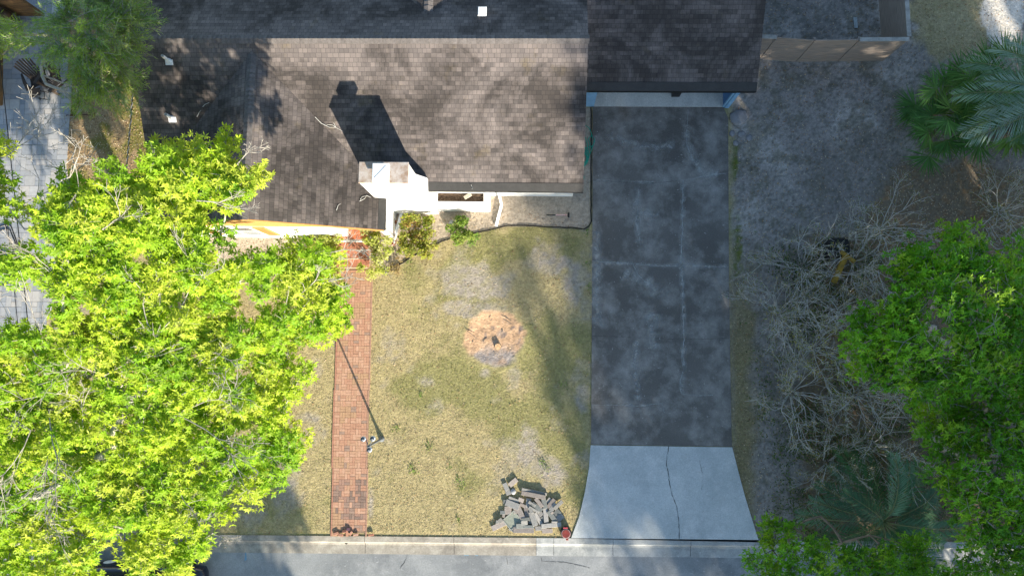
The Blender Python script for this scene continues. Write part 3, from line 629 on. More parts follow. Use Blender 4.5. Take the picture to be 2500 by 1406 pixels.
# gutter guards along the eaves, gutters under them
def guard(a, b, inward, w=0.25):
    a, b, i = Vector(a), Vector(b), Vector(inward).normalized(); up = Vector((0, 0, 0.014)); mb = MB()
    ps = [a - i * 0.02, b - i * 0.02, b + i * w, a + i * w]; ps = [p + up + Vector((0, 0, P * (0 if k < 2 else w))) for k, p in enumerate(ps)]
    n = (ps[1] - ps[0]).cross(ps[2] - ps[0]);
    if n.z < 0: ps.reverse()
    mb.add(ps + [p - Vector((0, 0, .01)) for p in ps], [(0, 1, 2, 3), (7, 6, 5, 4), (0, 4, 5, 1), (1, 5, 6, 2), (2, 6, 7, 3), (3, 7, 4, 0)]); hpart(mb, 'gutter_guard', M_guard)
    d = (b - a).normalized(); g = MB()
    for p, q, zz in ((a - i * .02, b + i * .0, 0),):
        x0, x1 = sorted((p.x, q.x)); y0, y1 = sorted((p.y, q.y))
        if abs(d.x) > .5: g.box(x0, x1, y0 - .0, y0 + .025, HE - .14, HE + .006); g.box(x0, x1, y0 + .025, y0 + .13, HE - .145, HE - .13)
        else: g.box(x0 - .0, x0 + .02, y0, y1, HE - .14, HE + .006) if i.x > 0 else g.box(x1 - .02, x1, y0, y1, HE - .14, HE + .006)
    hpart(g, 'gutter', M_black)
guard((-3.95, EY, HE), (X1, EY, HE), (0, 1, 0)); guard((X1 + .02, GY, HE), (GX1, GY, HE), (0, 1, 0)); guard((wr_, WY, HE), (wr_, EY - .08, HE), (-1, 0, 0), 0.2)
# walls
WYF = 4.18; FY = 5.87
def wall(x0, x1, y0, y1, z1, m=M_whitewall, z0=0.0, name='wall'): b = MB(); b.box(x0, x1, y0, y1, z0, z1); return hpart(b, name, m)
wall(-4.0, 1.27, FY, FY + .15, HE - .02); wall(1.12, 1.27, FY + .15, BY - .4, HE - .03); wall(-13.2, -13.05, FY, BY - .4, HE - .03); wall(-13.05, 1.12, BY - .55, BY - .4, HE - .03)
wall(-13.2, -7.1, WYF, WYF + .15, 2.42); wall(-13.2, -13.05, WYF + .15, FY - .01, HE - .05); wall(-7.25, -7.1, WYF + .15, FY - .01, HE - .02); wall(-7.1, -5.6, FY - .3, FY - .15, HE - .02); wall(-5.55, -5.4, WYF + .05, FY - .3, HE - .1)
wall(1.5, GX1 - .35, GRY + 4.1, GRY + 4.25, HE - .03)
for x in (X0 + .05, X1 - .2):        # main gable ends
    b = MB(); b.add([(x, EY + .45, HE - .03), (x + .12, EY + .45, HE - .03), (x + .12, BY - .45, HE - .03), (x, BY - .45, HE - .03), (x, RY, HRD - .2), (x + .12, RY, HRD - .2)], [(0, 1, 5, 4), (3, 4, 5, 2), (0, 4, 3), (1, 2, 5), (0, 3, 2, 1)]); hpart(b, 'gable_siding', M_white)
# wing gable clad in tan wood, with barge boards
b = MB(); xe = WX - 3.9; b.add([(xe, WYF - .02, 2.42), (wr_ - .12, WYF - .02, 2.42), (WX, WYF - .02, WR - .15), (xe, WYF + .1, 2.42), (wr_ - .12, WYF + .1, 2.42), (WX, WYF + .1, WR - .15)], [(0, 1, 2), (3, 5, 4), (0, 3, 4, 1), (1, 4, 5, 2), (2, 5, 3, 0)])
hpart(b, 'gable_siding', M_orangewood)
for sg in (-1, 1):
    b = MB(); xa = WX; xb = (wr_ - .03) if sg > 0 else X0
    b.add([(xa, WY + .0, WR - .015), (xb, WY, zw(xb) - .015), (xb, WY, zw(xb) - .17), (xa, WY, WR - .17), (xa, WY + .03, WR - .015), (xb, WY + .03, zw(xb) - .015), (xb, WY + .03, zw(xb) - .17), (xa, WY + .03, WR - .17)],
          [(0, 1, 2, 3), (7, 6, 5, 4), (0, 4, 5, 1), (3, 2, 6, 7), (1, 5, 6, 2)]); b.v = [(v[0], v[1] - .032, v[2]) for v in b.v]; hpart(b, 'barge_board', M_orangewood)
b = MB(); b.box(-7.25, wr_ - .25, WYF + .0, WYF + .14, 2.32, 2.42 - .005); hpart(b, 'porch_beam', M_white)
b = MB(); b.box(-5.56, -5.40, WYF - .04, WYF + .12, 0.02, 2.31); hpart(b, 'porch_column', M_white)
# front window with shutters
def window(x0, x1, y, z0, z1, shut=True):
    f = MB(); t = .06
    for a in ((x0, x1, z0, z0 + t), (x0, x1, z1 - t, z1), (x0, x0 + t, z0 + t, z1 - t), (x1 - t, x1, z0 + t, z1 - t), ((x0 + x1) / 2 - .02, (x0 + x1) / 2 + .02, z0 + t, z1 - t), (x0 + t, x1 - t, (z0 + z1) / 2 - .015, (z0 + z1) / 2 + .015)): f.box(a[0], a[1], y - .045, y - .002, a[2], a[3])
    w = hpart(f, 'window', M_white); g = MB(); g.box(x0 + t, x1 - t, y - .02, y - .004, z0 + t, z1 - t); hpart(g, 'pane', M_glass, w)
    s = MB(); s.box(x0 - .06, x1 + .06, y - .12, y - .004, z0 - .07, z0 - .003); hpart(s, 'sill', M_white, w)
    if shut:
        for xs in (x0 - .50, x1 + .08):
            s = MB(); s.box(xs, xs + .42, y - .05, y - .004, z0 - .02, z1 + .02)
            for k in range(14): zz = z0 + .06 + k * (z1 - z0 - .1) / 14; s.box(xs + .05, xs + .37, y - .062, y - .051, zz, zz + .04)
            hpart(s, 'shutter', M_orangewood)
window(-11.55, -10.05, WYF, .75, 2.25); window(-3.6, -2.0, FY, 1.0, 2.2, False); window(-.9, .5, FY, 1.0, 2.2, False)
b = MB(); b.box(-6.75, -5.85, FY - .35, FY - .304, .45, 2.4); dr = hpart(b, 'door', M_orangewood); b = MB(); b.ball((-5.95, FY - .39, 1.4), .035); hpart(b, 'handle', M_black, dr)
# porch floor of red quarry tiles with steps down to the path
M_tile = vcol('quarry_tile', 0.7, 6, 0.4, 0.1, nscale2=40); M_brickstep = M_brickpath
b = MB()
PX0, PX1 = hl(818, 585, .4).x - .12, hl(893, 585, .4).x + .25
for i in range(int((PX1 - PX0) / .155)):
    for j in range(10):
        x = PX0 + i * .155; y = WYF - .11 + j * .155
        if y + .15 > FY - .32: continue
        c = rnd.choice([(0.52, 0.17, 0.08), (0.46, 0.15, 0.075), (0.56, 0.20, 0.10)]); b.box(x + .006, x + .149, y + .006, y + .149, .40, .443, col=c)
pf = hpart(b, 'porch_tiles', M_tile)
b = MB(); b.box(PX0 - .02, PX1 + .02, WYF - .16, FY - .31, 0, .432); hpart(b, 'porch_slab', plain('pale_grout', (0.55, 0.50, 0.44), 0.9, .05, 6))
sy = WYF - .165; yend = hl(860, 655, 0).y; dep = (sy - yend) / 3
for k in range(3):
    st = MB(); z1 = .33 - k * .11; y1 = sy - k * dep; y0 = y1 - dep + .003; x0, x1 = PX0 + .12 + .0, PX1 - .16
    n = int((x1 - x0) / .066)
    for i in range(n):
        for h in (0, 1):
            c = rnd.choice([(0.45, 0.19, 0.12), (0.41, 0.17, 0.11), (0.49, 0.22, 0.14)]); xa = x0 + i * (x1 - x0) / n
            st.box(xa + .003, xa + (x1 - x0) / n - .003, y0 + .03 + h * (dep - .03) / 2 + .003, y0 + .03 + (h + 1) * (dep - .03) / 2 - .003, 0, z1 + rnd.uniform(-.002, .002), col=c)
    s_ = hpart(st, 'step', M_brickstep); g = MB(); g.box(x0 - .01, x1 + .01, y0 + .001, y1 - .002, 0, z1 - .014); hpart(g, 'mortar', plain('step_mortar', (0.42, 0.30, 0.22), .9, .05, 6), s_)
    g = MB(); g.box(x0 - .01, x1 + .01, y0 - .012, y0 + .027, z1 - .035, z1 + .006); hpart(g, 'nosing', plain('worn_step_edge', (0.66, 0.45, 0.33), .9, .08, 12), s_)
g = MB(); g.box(PX0, PX1, WYF - .20, WYF - .162, .38, .447); hpart(g, 'porch_edge', M_white)
# chimney
cl, cr = hl(877, 447, 4.75).x, hl(995, 447, 4.75).x; cf = hl(937, 447, 4.75).y; cb = hl(937, 398, 4.75).y; CH = 4.75
b = MB(); b.box(cl, cr, cf, cb, 0.0, CH - .02); ch = hpart(b, 'chimney', M_whitewall)
b = MB(); b.box(cr, cr + .30, cf + .001, cb - .001, 0.0, 2.95); n0 = len(b.v) - 4; b.add([(cr, cf + .001, 2.95), (cr + .30, cf + .001, 2.95), (cr + .30, cb - .001, 2.95), (cr, cb - .001, 2.95), (cr, cf + .001, 3.45), (cr, cb - .001, 3.45)], [(0, 1, 4), (1, 2, 5, 4), (2, 3, 5)]); hpart(b, 'shoulder', M_whitewall, ch)
M_crown = plain('rust_stained_crown', (0.50, 0.46, 0.43), .9, .12, 4, .2, c2=(0.30, 0.21, 0.15))
b = MB(); b.box(cl - .02, cr + .02, cf - .02, cb + .02, CH - .015, CH + .05, bev=.012); hpart(b, 'crown', M_crown, ch)
b = MB(); fx0, fx1 = hl(908, 420, 5.2).x, hl(948, 420, 5.2).x; fy0, fy1 = hl(928, 443, 5.2).y, hl(928, 398, 5.2).y; mx, my = (fx0 + fx1) / 2, (fy0 + fy1) / 2
b.box(mx - .13, mx + .13, my - .13, my + .13, CH + .05, CH + .24); hpart(b, 'flue', M_whitemetal, ch)
b = MB(); b.box(fx0, fx1, fy0, fy1, CH + .24, CH + .44, bev=.015); cp = hpart(b, 'flue_cap', M_whitemetal, ch)
b = MB(); b.box(-.26, .26, -.010, .010, 0, .012, M=Matrix.Translation((mx, my, CH + .44)) @ Matrix.Rotation(math.radians(48), 4, 'Z')); hpart(b, 'cap_rib', M_white, cp)
# white wall between wing and chimney (low side wall)
wall(-5.4, cl - .001, FY - .25, FY - .12, HE - .25)
# planter box
pl0, pl1 = hl(1020, 500, .5).x, hl(1195, 508, .5).x; pf_ = hl(1100, 516, 0).y; pi0, pi1 = hl(1038, 480, .5).x, hl(1181, 480, .5).x; pif = hl(1100, 492, .5).y
b = MB(); b.box(pl0 + .0, pl1, pf_, pif, 0, .5); b.box(cr + .301, pi0, pif, FY - .002, 0, .5); b.box(pi1, pl1, pif, FY - .002, 0, .5); hpart(b, 'planter', M_white)
b = MB(); nx, ny = 40, 12
V = [(pi0 + (pi1 - pi0) * i / nx, pif + (FY - .01 - pif) * j / ny, .40 + rnd.uniform(-.02, .02)) for j in range(ny + 1) for i in range(nx + 1)]
b.add(V, [(j * (nx + 1) + i, j * (nx + 1) + i + 1, (j + 1) * (nx + 1) + i + 1, (j + 1) * (nx + 1) + i) for j in range(ny) for i in range(nx)]); hpart(b, 'planter_soil', M_soil)
# garage: blue front pier, side wall, slab
b = MB(); gy = hl(1600, 262, 0).y; b.box(1.42, hl(1450, 262, 0).x, gy, gy + .15, 0, HE - .16); hpart(b, 'garage_pier', M_blue)
gx = hl(1763, 262, 0).x; gx2 = hl(1775, 262, 0).x
b = MB(); b.box(gx + .02, gx2 - .01, gy + .06, GRY + 4.25, 0, HE - .1); hpart(b, 'garage_wall', M_bluedark)
b = MB(); b.box(gx, gx + .07, gy - .01, gy + .058, 0, HE - .16); b.box(gx + .085, gx2 + .05, gy - .03, gy + .058, 0, HE - .16); hpart(b, 'garage_trim', M_blue)
b = MB(); b.box(gx2 - .009, gx2 + .05, gy + .059, GRY + 4.2, 0, HE - .16); hpart(b, 'garage_siding', M_blue)
b = MB(); b.box(1.45, gx + .02, gy, GRY + 4.2, -.03, DZ + .015); hpart(b, 'garage_floor', M_slab)
b = MB(); p = hl(1655, 222, .4); b.box(p.x - .18, p.x + .12, p.y - .12 , p.y + .2, DZ + .015, .5, bev=.02); 
# (dark box standing just inside the garage)
tag(b.build('storage_box', M_black, None, origin=(p.x, p.y, DZ + .015)), 'small black box just under the garage eave', 'box')
oo = bpy.data.objects['storage_box']; oo.location = hw(p.x, p.y, DZ + .015); oo.rotation_euler.z = HA
# vent pipes, box vent
def roofpt(px, py, north=False):
    q = hl(px, py, 3.5)
    for _ in range(15): q = hl(px, py, HRD - P * (q.y - RY) if north else zf(q.y))
    return q
for i, (px, py) in enumerate([(413, 150), (421, 290)]):
    q = roofpt(px, py); b = MB(); b.tube([(q.x, q.y, q.z - .05), (q.x, q.y, q.z + .42)], [.05, .05], 12, cap=False); b.tube([(q.x, q.y, q.z + .1), (q.x, q.y, q.z + .42)], [.038, .038], 12, cap=False)
    v = hpart(b, 'vent_pipe', M_white)
    f = MB(); f.add([(q.x - .13, q.y - .12, zf(q.y - .12) + .015), (q.x + .13, q.y - .12, zf(q.y - .12) + .015), (q.x + .13, q.y + .04, zf(q.y + .04) + .015), (q.x - .13, q.y + .04, zf(q.y + .04) + .015)], [(0, 1, 2, 3)]); f.lathe([(.10, 0), (.07, .08), (.055, .13)], 12, (q.x, q.y, q.z)); hpart(f, 'flashing', M_whitemetal, v)
q = roofpt(1178, 33, True); b = MB(); b.box(q.x - .14, q.x + .14, q.y - .15, q.y + .15, q.z - .12, q.z + .16, bev=.02); b.box(q.x - .10, q.x + .10, q.y - .152, q.y - .10, q.z + .05, q.z + .12); hpart(b, 'box_vent', M_white)
# downspouts with ground extensions
def downspout(tx, ty, gx_, gy_, ex, ey, ey2=None):
    A = hl(tx, ty, HE - .1); B = hl(gx_, gy_, .12); E = hl(ex, ey, .05); b = MB()
    B.x = A.x + .06; B.y = max(B.y, A.y - .02)
    b.box(A.x - .0, A.x + .08, A.y, A.y + .1, .12, HE - .12)
    d = (E - Vector((A.x + .04, A.y, .1))); L = d.length; M = Matrix.Translation((A.x + .04, A.y + .05, .12)) @ Matrix.Rotation(math.atan2(d.y, d.x), 4, 'Z') @ Matrix.Rotation(-math.atan2(d.z, math.hypot(d.x, d.y)), 4, 'Y')
    b.box(0, L, -.055, .055, -.04, .04, M=M, bev=.008); b.box(L * .62, L * .66, -.062, .062, -.045, .045, M=M)
    hpart(b, 'downspout', M_whitemetal)
downspout(945, 486, 973, 512, 958, 603); downspout(1213, 466, 1222, 480, 1211, 556)
# fallen twigs on the roof belong to no part: things of their own
def twig_thing(pts, hfun, label, r=.018, name='fallen_twig'):
    b = MB(); W = []
    for br in pts:
        Q = []
        for px, py in br:
            q = hl(px, py, 3)
            for _ in range(12): q = hl(px, py, hfun(q))
            Q.append(hw(q.x, q.y, q.z + .03))
        W.append(Q)
    for Q in W: b.tube(Q, [r * (1 - .6 * i / max(1, len(Q) - 1)) for i in range(len(Q))], 5)
    tag(b.build(name, M_twig, None, origin=W[0][0]), label, 'twig', 'fallen twigs on the roof')
hv = lambda q: max(zf(q.y) if q.y > EY else 0, zw(q.x) if abs(q.x - WX) < WH else 0)
twig_thing([[(770, 287), (785, 302), (805, 312), (820, 312), (838, 322)], [(805, 312), (790, 304)], [(820, 312), (815, 300)], [(820, 312), (812, 306), (798, 306)]], hv, 'forked pale twig in the valley beside the chimney shadow', .012)
twig_thing([[(878, 492), (890, 486), (896, 478)], [(890, 486), (882, 490)], [(896, 478), (906, 483)], [(880, 488), (884, 482), (896, 478)]], hv, 'small bent twig on the brown slope next to the chimney', .010)
twig_thing([[(822, 514), (826, 502), (832, 498)]], hv, 'thin single twig on the lower slope above the porch', .012)
twig_thing([[(482, 286), (487, 276), (492, 270)], [(496, 262), (502, 256), (512, 252)]], hv, 'curved thin twig at the left valley of the roof', .010)
twig_thing([[(1150, 452), (1154, 460)], [(1154, 460), (1152, 463)]], hv, 'short pale twig stuck on the dark gutter guard', .012)

# ================================================================== YARD OBJECTS
# lamp post with three globes
def lamp_post():
    p = at(932, 1071); root = empty('lamp_post', p, 0, 'grey lamp post with three globe lamps standing beside the brick path', 'lamp post')
    M_post = plain('grey_lamp_metal', (0.16, 0.18, 0.20), .5, .08, 6); M_globe = plain('frosted_globe', (0.55, 0.62, 0.70), .15, .02, 3, spec=.6, fine=False)
    b = MB(); b.lathe([(.11, 0), (.11, .05), (.07, .12), (.045, .25), (.038, 1.0), (.034, 2.0), (.05, 2.03), (.03, 2.08)], 14); b.build('post', M_post, root, smooth=False)
    top = Vector((0, 0, 2.0)); cs = [at(887, 1071, 2.22) - p, at(910, 1070, 2.22) - p, at(902, 1097, 2.22) - p]
    cen = sum(cs, Vector()) / 3
    for c in cs:
        b = MB(); b.tube([top, top.lerp(c, .4) + Vector((0, 0, -.12)), Vector((c.x, c.y, 1.98)), Vector((c.x, c.y, 2.1))], .016, 6); b.build('arm', M_post, root)
        g = MB(); g.ball(c, (.092, .092, .10), 18, 12); o = g.build('globe', M_globe, root, smooth=True)
        g = MB(); g.lathe([(.05, 0), (.07, .03), (.06, .05)], 12, (c.x, c.y, c.z - .14)); g.build('globe_fitter', M_post, root)
        g = MB(); g.lathe([(.075, .0), (.055, .03), (.01, .06)], 12, (c.x, c.y, c.z + .095)); g.build('globe_cap', plain('dark_globe_cap', (0.05, 0.07, 0.10), .4, .05, 5), root)
lamp_post()
# black plastic lawn edging
def edging(pts, label, h=.035, z0=0.0):
    P_ = [at(*q) for q in pts]; Q = []
    for i in range(len(P_) - 1):
        a, b_ = P_[i], P_[i + 1]; m = max(1, int((b_ - a).length / .2))
        for k in range(m): q = a.lerp(b_, k / m); q.x += rnd.uniform(-.012, .012); q.y += rnd.uniform(-.012, .012); Q.append(q)
    Q.append(P_[-1]); mb = MB(); w = .022
    vs = []
    for i, q in enumerate(Q):
        d = (Q[min(i + 1, len(Q) - 1)] - Q[max(i - 1, 0)]).normalized(); s = Vector((-d.y, d.x, 0)) * w; hh = h + rnd.uniform(-.006, .006)
        vs += [q - s, q - s * .8 + Vector((0, 0, hh)), q + s * .8 + Vector((0, 0, hh)), q + s]
    fs = [(i * 4 + j, (i + 1) * 4 + j, (i + 1) * 4 + j + 1, i * 4 + j + 1) for i in range(len(Q) - 1) for j in range(3)]; fs = [tuple(reversed(f)) for f in fs]
    mb.add(vs, fs); return tag(mb.build('lawn_edging', M_black, None, origin=P_[0]), label, 'edging')
edging([(1443, 264), (1443, 400), (1443, 540), (1438, 553), (1425, 560), (1395, 556), (1350, 555), (1310, 553), (1280, 550), (1240, 551), (1205, 559), (1165, 568), (1110, 580), (1080, 588), (1062, 598)], 'long black plastic edging curving round the sandy bed to the driveway')
edging([(1058, 600), (1030, 612), (985, 640), (950, 662), (938, 672)], 'short black edging strip between the bushes and the lawn')
# green hose
def hose():
    P0 = at(1432, 370); b = MB(); M_h = plain('green_hose', (0.02, 0.36, 0.25), .45, .05, 10)
    def sp(pts):
        W = [at(x, y, .03 + .012 * (k % 3)) for k, (x, y) in enumerate(pts)]; out = []
        for i in range(len(W) - 1):
            p0, p1, p2, p3 = W[max(i - 1, 0)], W[i], W[i + 1], W[min(i + 2, len(W) - 1)]
            for k in range(8):
                t = k / 8; out.append(0.5 * ((2 * p1) + (p2 - p0) * t + (2 * p0 - 5 * p1 + 4 * p2 - p3) * t * t + (3 * p1 - p0 - 3 * p2 + p3) * t ** 3))
        return out + [W[-1]]
    pts = [(1405, 300), (1425, 305), (1440, 316), (1447, 340), (1450, 346), (1447, 356), (1430, 362), (1410, 372), (1418, 380), (1436, 372), (1440, 350), (1436, 340), (1446, 332), (1452, 342), (1446, 360), (1436, 385), (1424, 400), (1412, 396), (1420, 378), (1434, 366), (1432, 344), (1424, 330), (1412, 322), (1404, 340), (1420, 352), (1434, 368), (1438, 384), (1428, 402), (1420, 412), (1408, 404), (1412, 384), (1424, 372), (1432, 384), (1428, 400), (1422, 414), (1424, 426), (1426, 434), (1423, 441)]
    b.tube(sp(pts), .014, 7); b.tube(sp([(1412, 366), (1426, 372), (1434, 384), (1430, 396), (1418, 390), (1408, 378), (1416, 360), (1432, 372), (1436, 392), (1424, 408), (1410, 414)]), .014, 7)
    tag(b.build('garden_hose', M_h, None, origin=P0, smooth=True), 'tangled green garden hose lying between the house and the driveway', 'hose')
hose()
# sledgehammer
def sledge():
    A = at(1334, 525, .03); B = at(1388, 525, .05); root = empty('sledgehammer', A, 0, 'long handled sledgehammer with a red and white grip lying on the bed', 'hammer')
    a = Vector((0, 0, 0)); d = B - A
    b = MB(); b.tube([a, d * .42], [.016, .017], 8); b.build('handle', M_black, root)
    b = MB(); b.tube([d * .42, d * .94], [.02, .02], 8); b.build('sleeve', plain('red_white_fibreglass', (0.72, 0.62, 0.62), .4, .1, 40, c2=(0.60, 0.20, 0.17)), root)
    b = MB(); M = Matrix.Translation(d) @ Matrix.Rotation(math.atan2(d.y, d.x), 4, 'Z'); b.box(-.035, .035, -.09, .09, -.03, .04, M=M, bev=.012); b.build('head', M_black, root)
sledge()
# stones and small bits
def stone(px, py, r, label, m, name='stone', group=None, h=.5, cat='stone'):
    p = at(px, py); b = MB(); b.ball((0, 0, r * h * .3), (r, r * .85, r * h), 12, 8, jit=.12); o = b.build(name, m, None, smooth=True); o.location = p; o.rotation_euler.z = rnd.uniform(0, 3); return tag(o, label, cat, group)
M_stone = plain('pale_stone', (0.42, 0.43, 0.43), .9, .12, 12, .3)
stone(1102, 543, .10, 'pale grey stone beside the small bush in the sandy bed', M_stone)
M_mound = plain('grey_dirt_clod', (0.27, 0.265, 0.27), .95, .12, 7, .9)
for px, py, r, l in [(1803, 288, .36, 'largest round dirt mound by the garage corner'), (1787, 326, .13, 'small dirt mound nearest the driveway edge, below the large one'), (1810, 328, .15, 'middle of three small dirt mounds below the large one'), (1829, 337, .14, 'rightmost small dirt mound in the row below the large one'), (1796, 350, .12, 'lowest small dirt mound beside the driveway')]:
    stone(px, py, r, l, M_mound, 'dirt_mound', 'dirt mounds beside the garage', .22, 'mound')
# tree stump, root bits
def stump():
    p = at(1216, 846); root = empty('tree_stump', p, 0, 'freshly cut pale stump in the middle of the ground out scar', 'stump')
    b = MB(); n = 18; pr = [(.11 + rnd.uniform(-.012, .02)) for _ in range(n)]; vs = [(pr[k] * 1.25 * math.cos(6.283 * k / n), pr[k] * 1.25 * math.sin(6.283 * k / n), -.1) for k in range(n)] + [(pr[k] * math.cos(6.283 * k / n), pr[k] * math.sin(6.283 * k / n), .09 + rnd.uniform(-.01, .01)) for k in range(n)]
    b.add(vs, [(k, (k + 1) % n, n + (k + 1) % n, n + k) for k in range(n)]); b.build('bark', M_barkbrown, root)
    b = MB(); b.add([(0, 0, .10)] + vs[n:], [(0, 1 + k, 1 + (k + 1) % n) for k in range(n)]); b.build('cut_face', plain('fresh_cut_wood', (0.68, 0.50, 0.30), .8, .1, 10, c2=(0.45, 0.22, 0.09)), root)
    for k, (x, y, l, a) in enumerate([(1150, 815, .5, -38), (1240, 785, .45, -32), (1190, 842, .2, 30), (1200, 780, .12, 60), (1232, 820, .14, 80)]):
        q = at(x, y, .05); d = Vector((math.cos(math.radians(a)), math.sin(math.radians(a)), 0)) * l / 2; t = MB(); t.tube([-d, Vector((0, .01, .01)), d], [.01, .016, .008], 6); o = t.build('root_piece', M_barkbrown, None); o.location = q
        tag(o, ['long dark root lying left of the stump', 'long dark root at the upper right rim of the scar', 'short root next to the stump', 'small root chip above the stump', 'small upright root chip right of the stump'][k], 'root', 'loose roots in the stump scar')
stump()
# pile of old blocks and timbers by the kerb
def pile():
    items = [(740, 1075, 290, 80, 0), (1000, 1050, 160, 60, 3), (1100, 1090, 150, 60, 2), (1160, 1000, 280, 60, 5), (360, 1010, 210, 75, 25), (900, 490, 360, 40, -12), (890, 540, 340, 60, -10), (690, 1010, 120, 70, 0), (820, 1020, 150, 40, 0), (560, 1080, 90, 30, -25),
             (590, 610, 150, 45, -20), (570, 690, 200, 90, -20), (465, 645, 60, 70, 80), (815, 665, 130, 70, 85), (1120, 625, 80, 50, 50), (1160, 670, 150, 60, 50), (1190, 730, 130, 60, 50), (1265, 690, 160, 50, 42), (870, 670, 110, 40, -30), (725, 700, 90, 45, -25),
             (500, 780, 110, 100, 85), (624, 790, 80, 60, 10), (420, 810, 70, 50, 0), (435, 855, 50, 40, 80), (385, 930, 70, 60, 40), (340, 950, 50, 40, 80), (985, 840, 100, 65, 40), (1025, 920, 100, 80, 35), (850, 950, 60, 60, 70), (750, 960, 90, 60, 5),
             (1245, 820, 110, 80, 45), (1290, 890, 110, 80, 40), (700, 620, 80, 60, -20), (975, 650, 150, 55, -50), (945, 720, 170, 60, -35), (900, 760, 160, 35, -28), (850, 770, 90, 45, -60), (790, 810, 150, 65, -80), (960, 900, 180, 50, -60), (695, 820, 200, 75, -65),
             (1055, 655, 160, 65, -78), (1075, 840, 210, 65, -85), (890, 900, 200, 80, -72), (1170, 860, 170, 65, -55), (770, 905, 120, 45, 10), (570, 930, 210, 190, 40), (1210, 945, 80, 20, 0), (1175, 805, 40, 30, 30), (580, 350, 140, 70, 40), (470, 420, 110, 65, -65), (505, 510, 70, 60, 20)]
    placed = []; zs = 6.25
    for k, (x, y, l, w, a) in enumerate(items):
        p = at(1160 + x / zs, 1120 + y / zs); L = l / zs / 62; W = w / zs / 62; th = .06 if max(l, w) < 260 else .09
        if l == 210 and w == 190: th = .05
        z = 0.01
        for (q, r, zt) in placed:
            if (Vector((q.x, q.y)) - Vector((p.x, p.y))).length < (r + max(L, W) / 2) * .55: z = max(z, zt * .6)
        z = min(z, .11); placed.append((p, max(L, W) / 2, z + th))
        g = rnd.uniform(.75, 1.2); base = rnd.choice([(0.30, 0.29, 0.265), (0.35, 0.335, 0.31), (0.18, 0.19, 0.18), (0.31, 0.27, 0.24)])
        if k == 45: base = (0.30, 0.32, 0.26)
        b = MB(); b.box(-L / 2, L / 2, -W / 2, W / 2, 0, th, col=tuple(v * g for v in base), bev=.006); nm = 'timber' if l >= 260 else ('paving_slab' if k == 45 else 'paving_block')
        o = b.build(nm, M_block, None)
        if k == 45:       # raised rim of the slab
            r = MB()
            for a4 in range(4): r.box(-L / 2 + .001, L / 2 - .001, -W / 2 - .0 + .001, -W / 2 + .03, th, th + .018, col=(0.34, 0.35, 0.31), rz=a4 * math.pi / 2) if a4 % 2 == 0 else r.box(-W / 2 + .001, W / 2 - .001, -L / 2 + .001, -L / 2 + .03, th, th + .018, col=(0.34, 0.35, 0.31), rz=a4 * math.pi / 2)
            r.build('rim', M_block, o)
        o.location = (p.x, p.y, z); o.rotation_euler = (rnd.uniform(-.10, .10), rnd.uniform(-.08, .08), math.radians(a))
        if k == 45: tag(o, 'large square grey slab with a raised rim on the block pile', 'paving slab')
        elif l >= 260: tag(o, {0: 'long grey timber along the kerb side of the block pile', 3: 'long grey timber at the right foot of the block pile, beside the red bucket', 5: 'thin long timber at the back edge of the block pile', 6: 'wider long timber at the back of the pile, just in front of the thin one'}[k], 'timber', 'long timbers in the block pile')
        elif k in (48, 49, 50): tag(o, {48: 'green grey block lying apart at the upper tip of the pile', 49: 'pale narrow block beside the whitish rock', 50: 'short dark block touching the whitish rock'}[k], 'paving block', 'grey blocks heaped by the kerb')
        else:
            size = 'tiny' if L < .17 else ('short' if L < .25 else ('medium' if L < .36 else 'long')); tone = 'brownish grey' if base[0] > base[1] * 1.08 else ('dark grey' if base[0] < .19 else 'grey')
            aa = a % 180; lie = 'level' if aa < 15 or aa > 165 else ('upright' if 75 <= aa <= 105 else ('rising to the right' if aa < 75 else 'rising to the left'))
            zone = ('back ' if y < 700 else ('middle ' if y < 880 else 'front ')) + ('left' if x < 640 else ('centre' if x < 960 else 'right'))
            tag(o, '%s %s block %s in the %s of the pile' % (size, tone, lie, zone), 'paving block', 'grey blocks heaped by the kerb')
pile()
stone(1253, 1199, .11, 'whitish rough rock at the upper left of the block pile', M_stone, 'rock', None, .7, 'rock')
# red bucket
def bucket():
    p = at(1381, 1297); root = empty('bucket', p, 0, 'round black bucket with a dirty red lid between pile and driveway', 'bucket')
    M_red = plain('dirty_red_plastic', (0.26, 0.03, 0.025), .5, .15, 12, c2=(0.14, 0.04, 0.03)); M_rim = plain('worn_pink_rim', (0.48, 0.30, 0.30), .6, .1, 12)
    b = MB(); b.lathe([(.19, 0), (.20, .08), (.185, .22), (.17, .23)], 22); b.build('body', M_black, root)
    b = MB(); b.lathe([(.001, .232), (.13, .236), (.135, .26), (.001, .255)], 22, (.0, -.01, 0)); b.build('lid', M_red, root)
    b = MB(); n = 26; b.tube([(.15 * math.cos(6.283 * k / n), -.01 + .15 * math.sin(6.283 * k / n), .245) for k in range(n + 1)], .012, 6); b.build('rim', M_rim, root)
    b = MB(); b.box(-.10, .06, .17, .21, .20, .25, bev=.01); b.build('handle', plain('pink_red_handle', (0.62, 0.10, 0.13), .5, .1, 10), root)
    b = MB(); b.box(.0, .09, -.25, -.12, .12, .22, bev=.015); b.build('spout', M_red, root)
bucket()
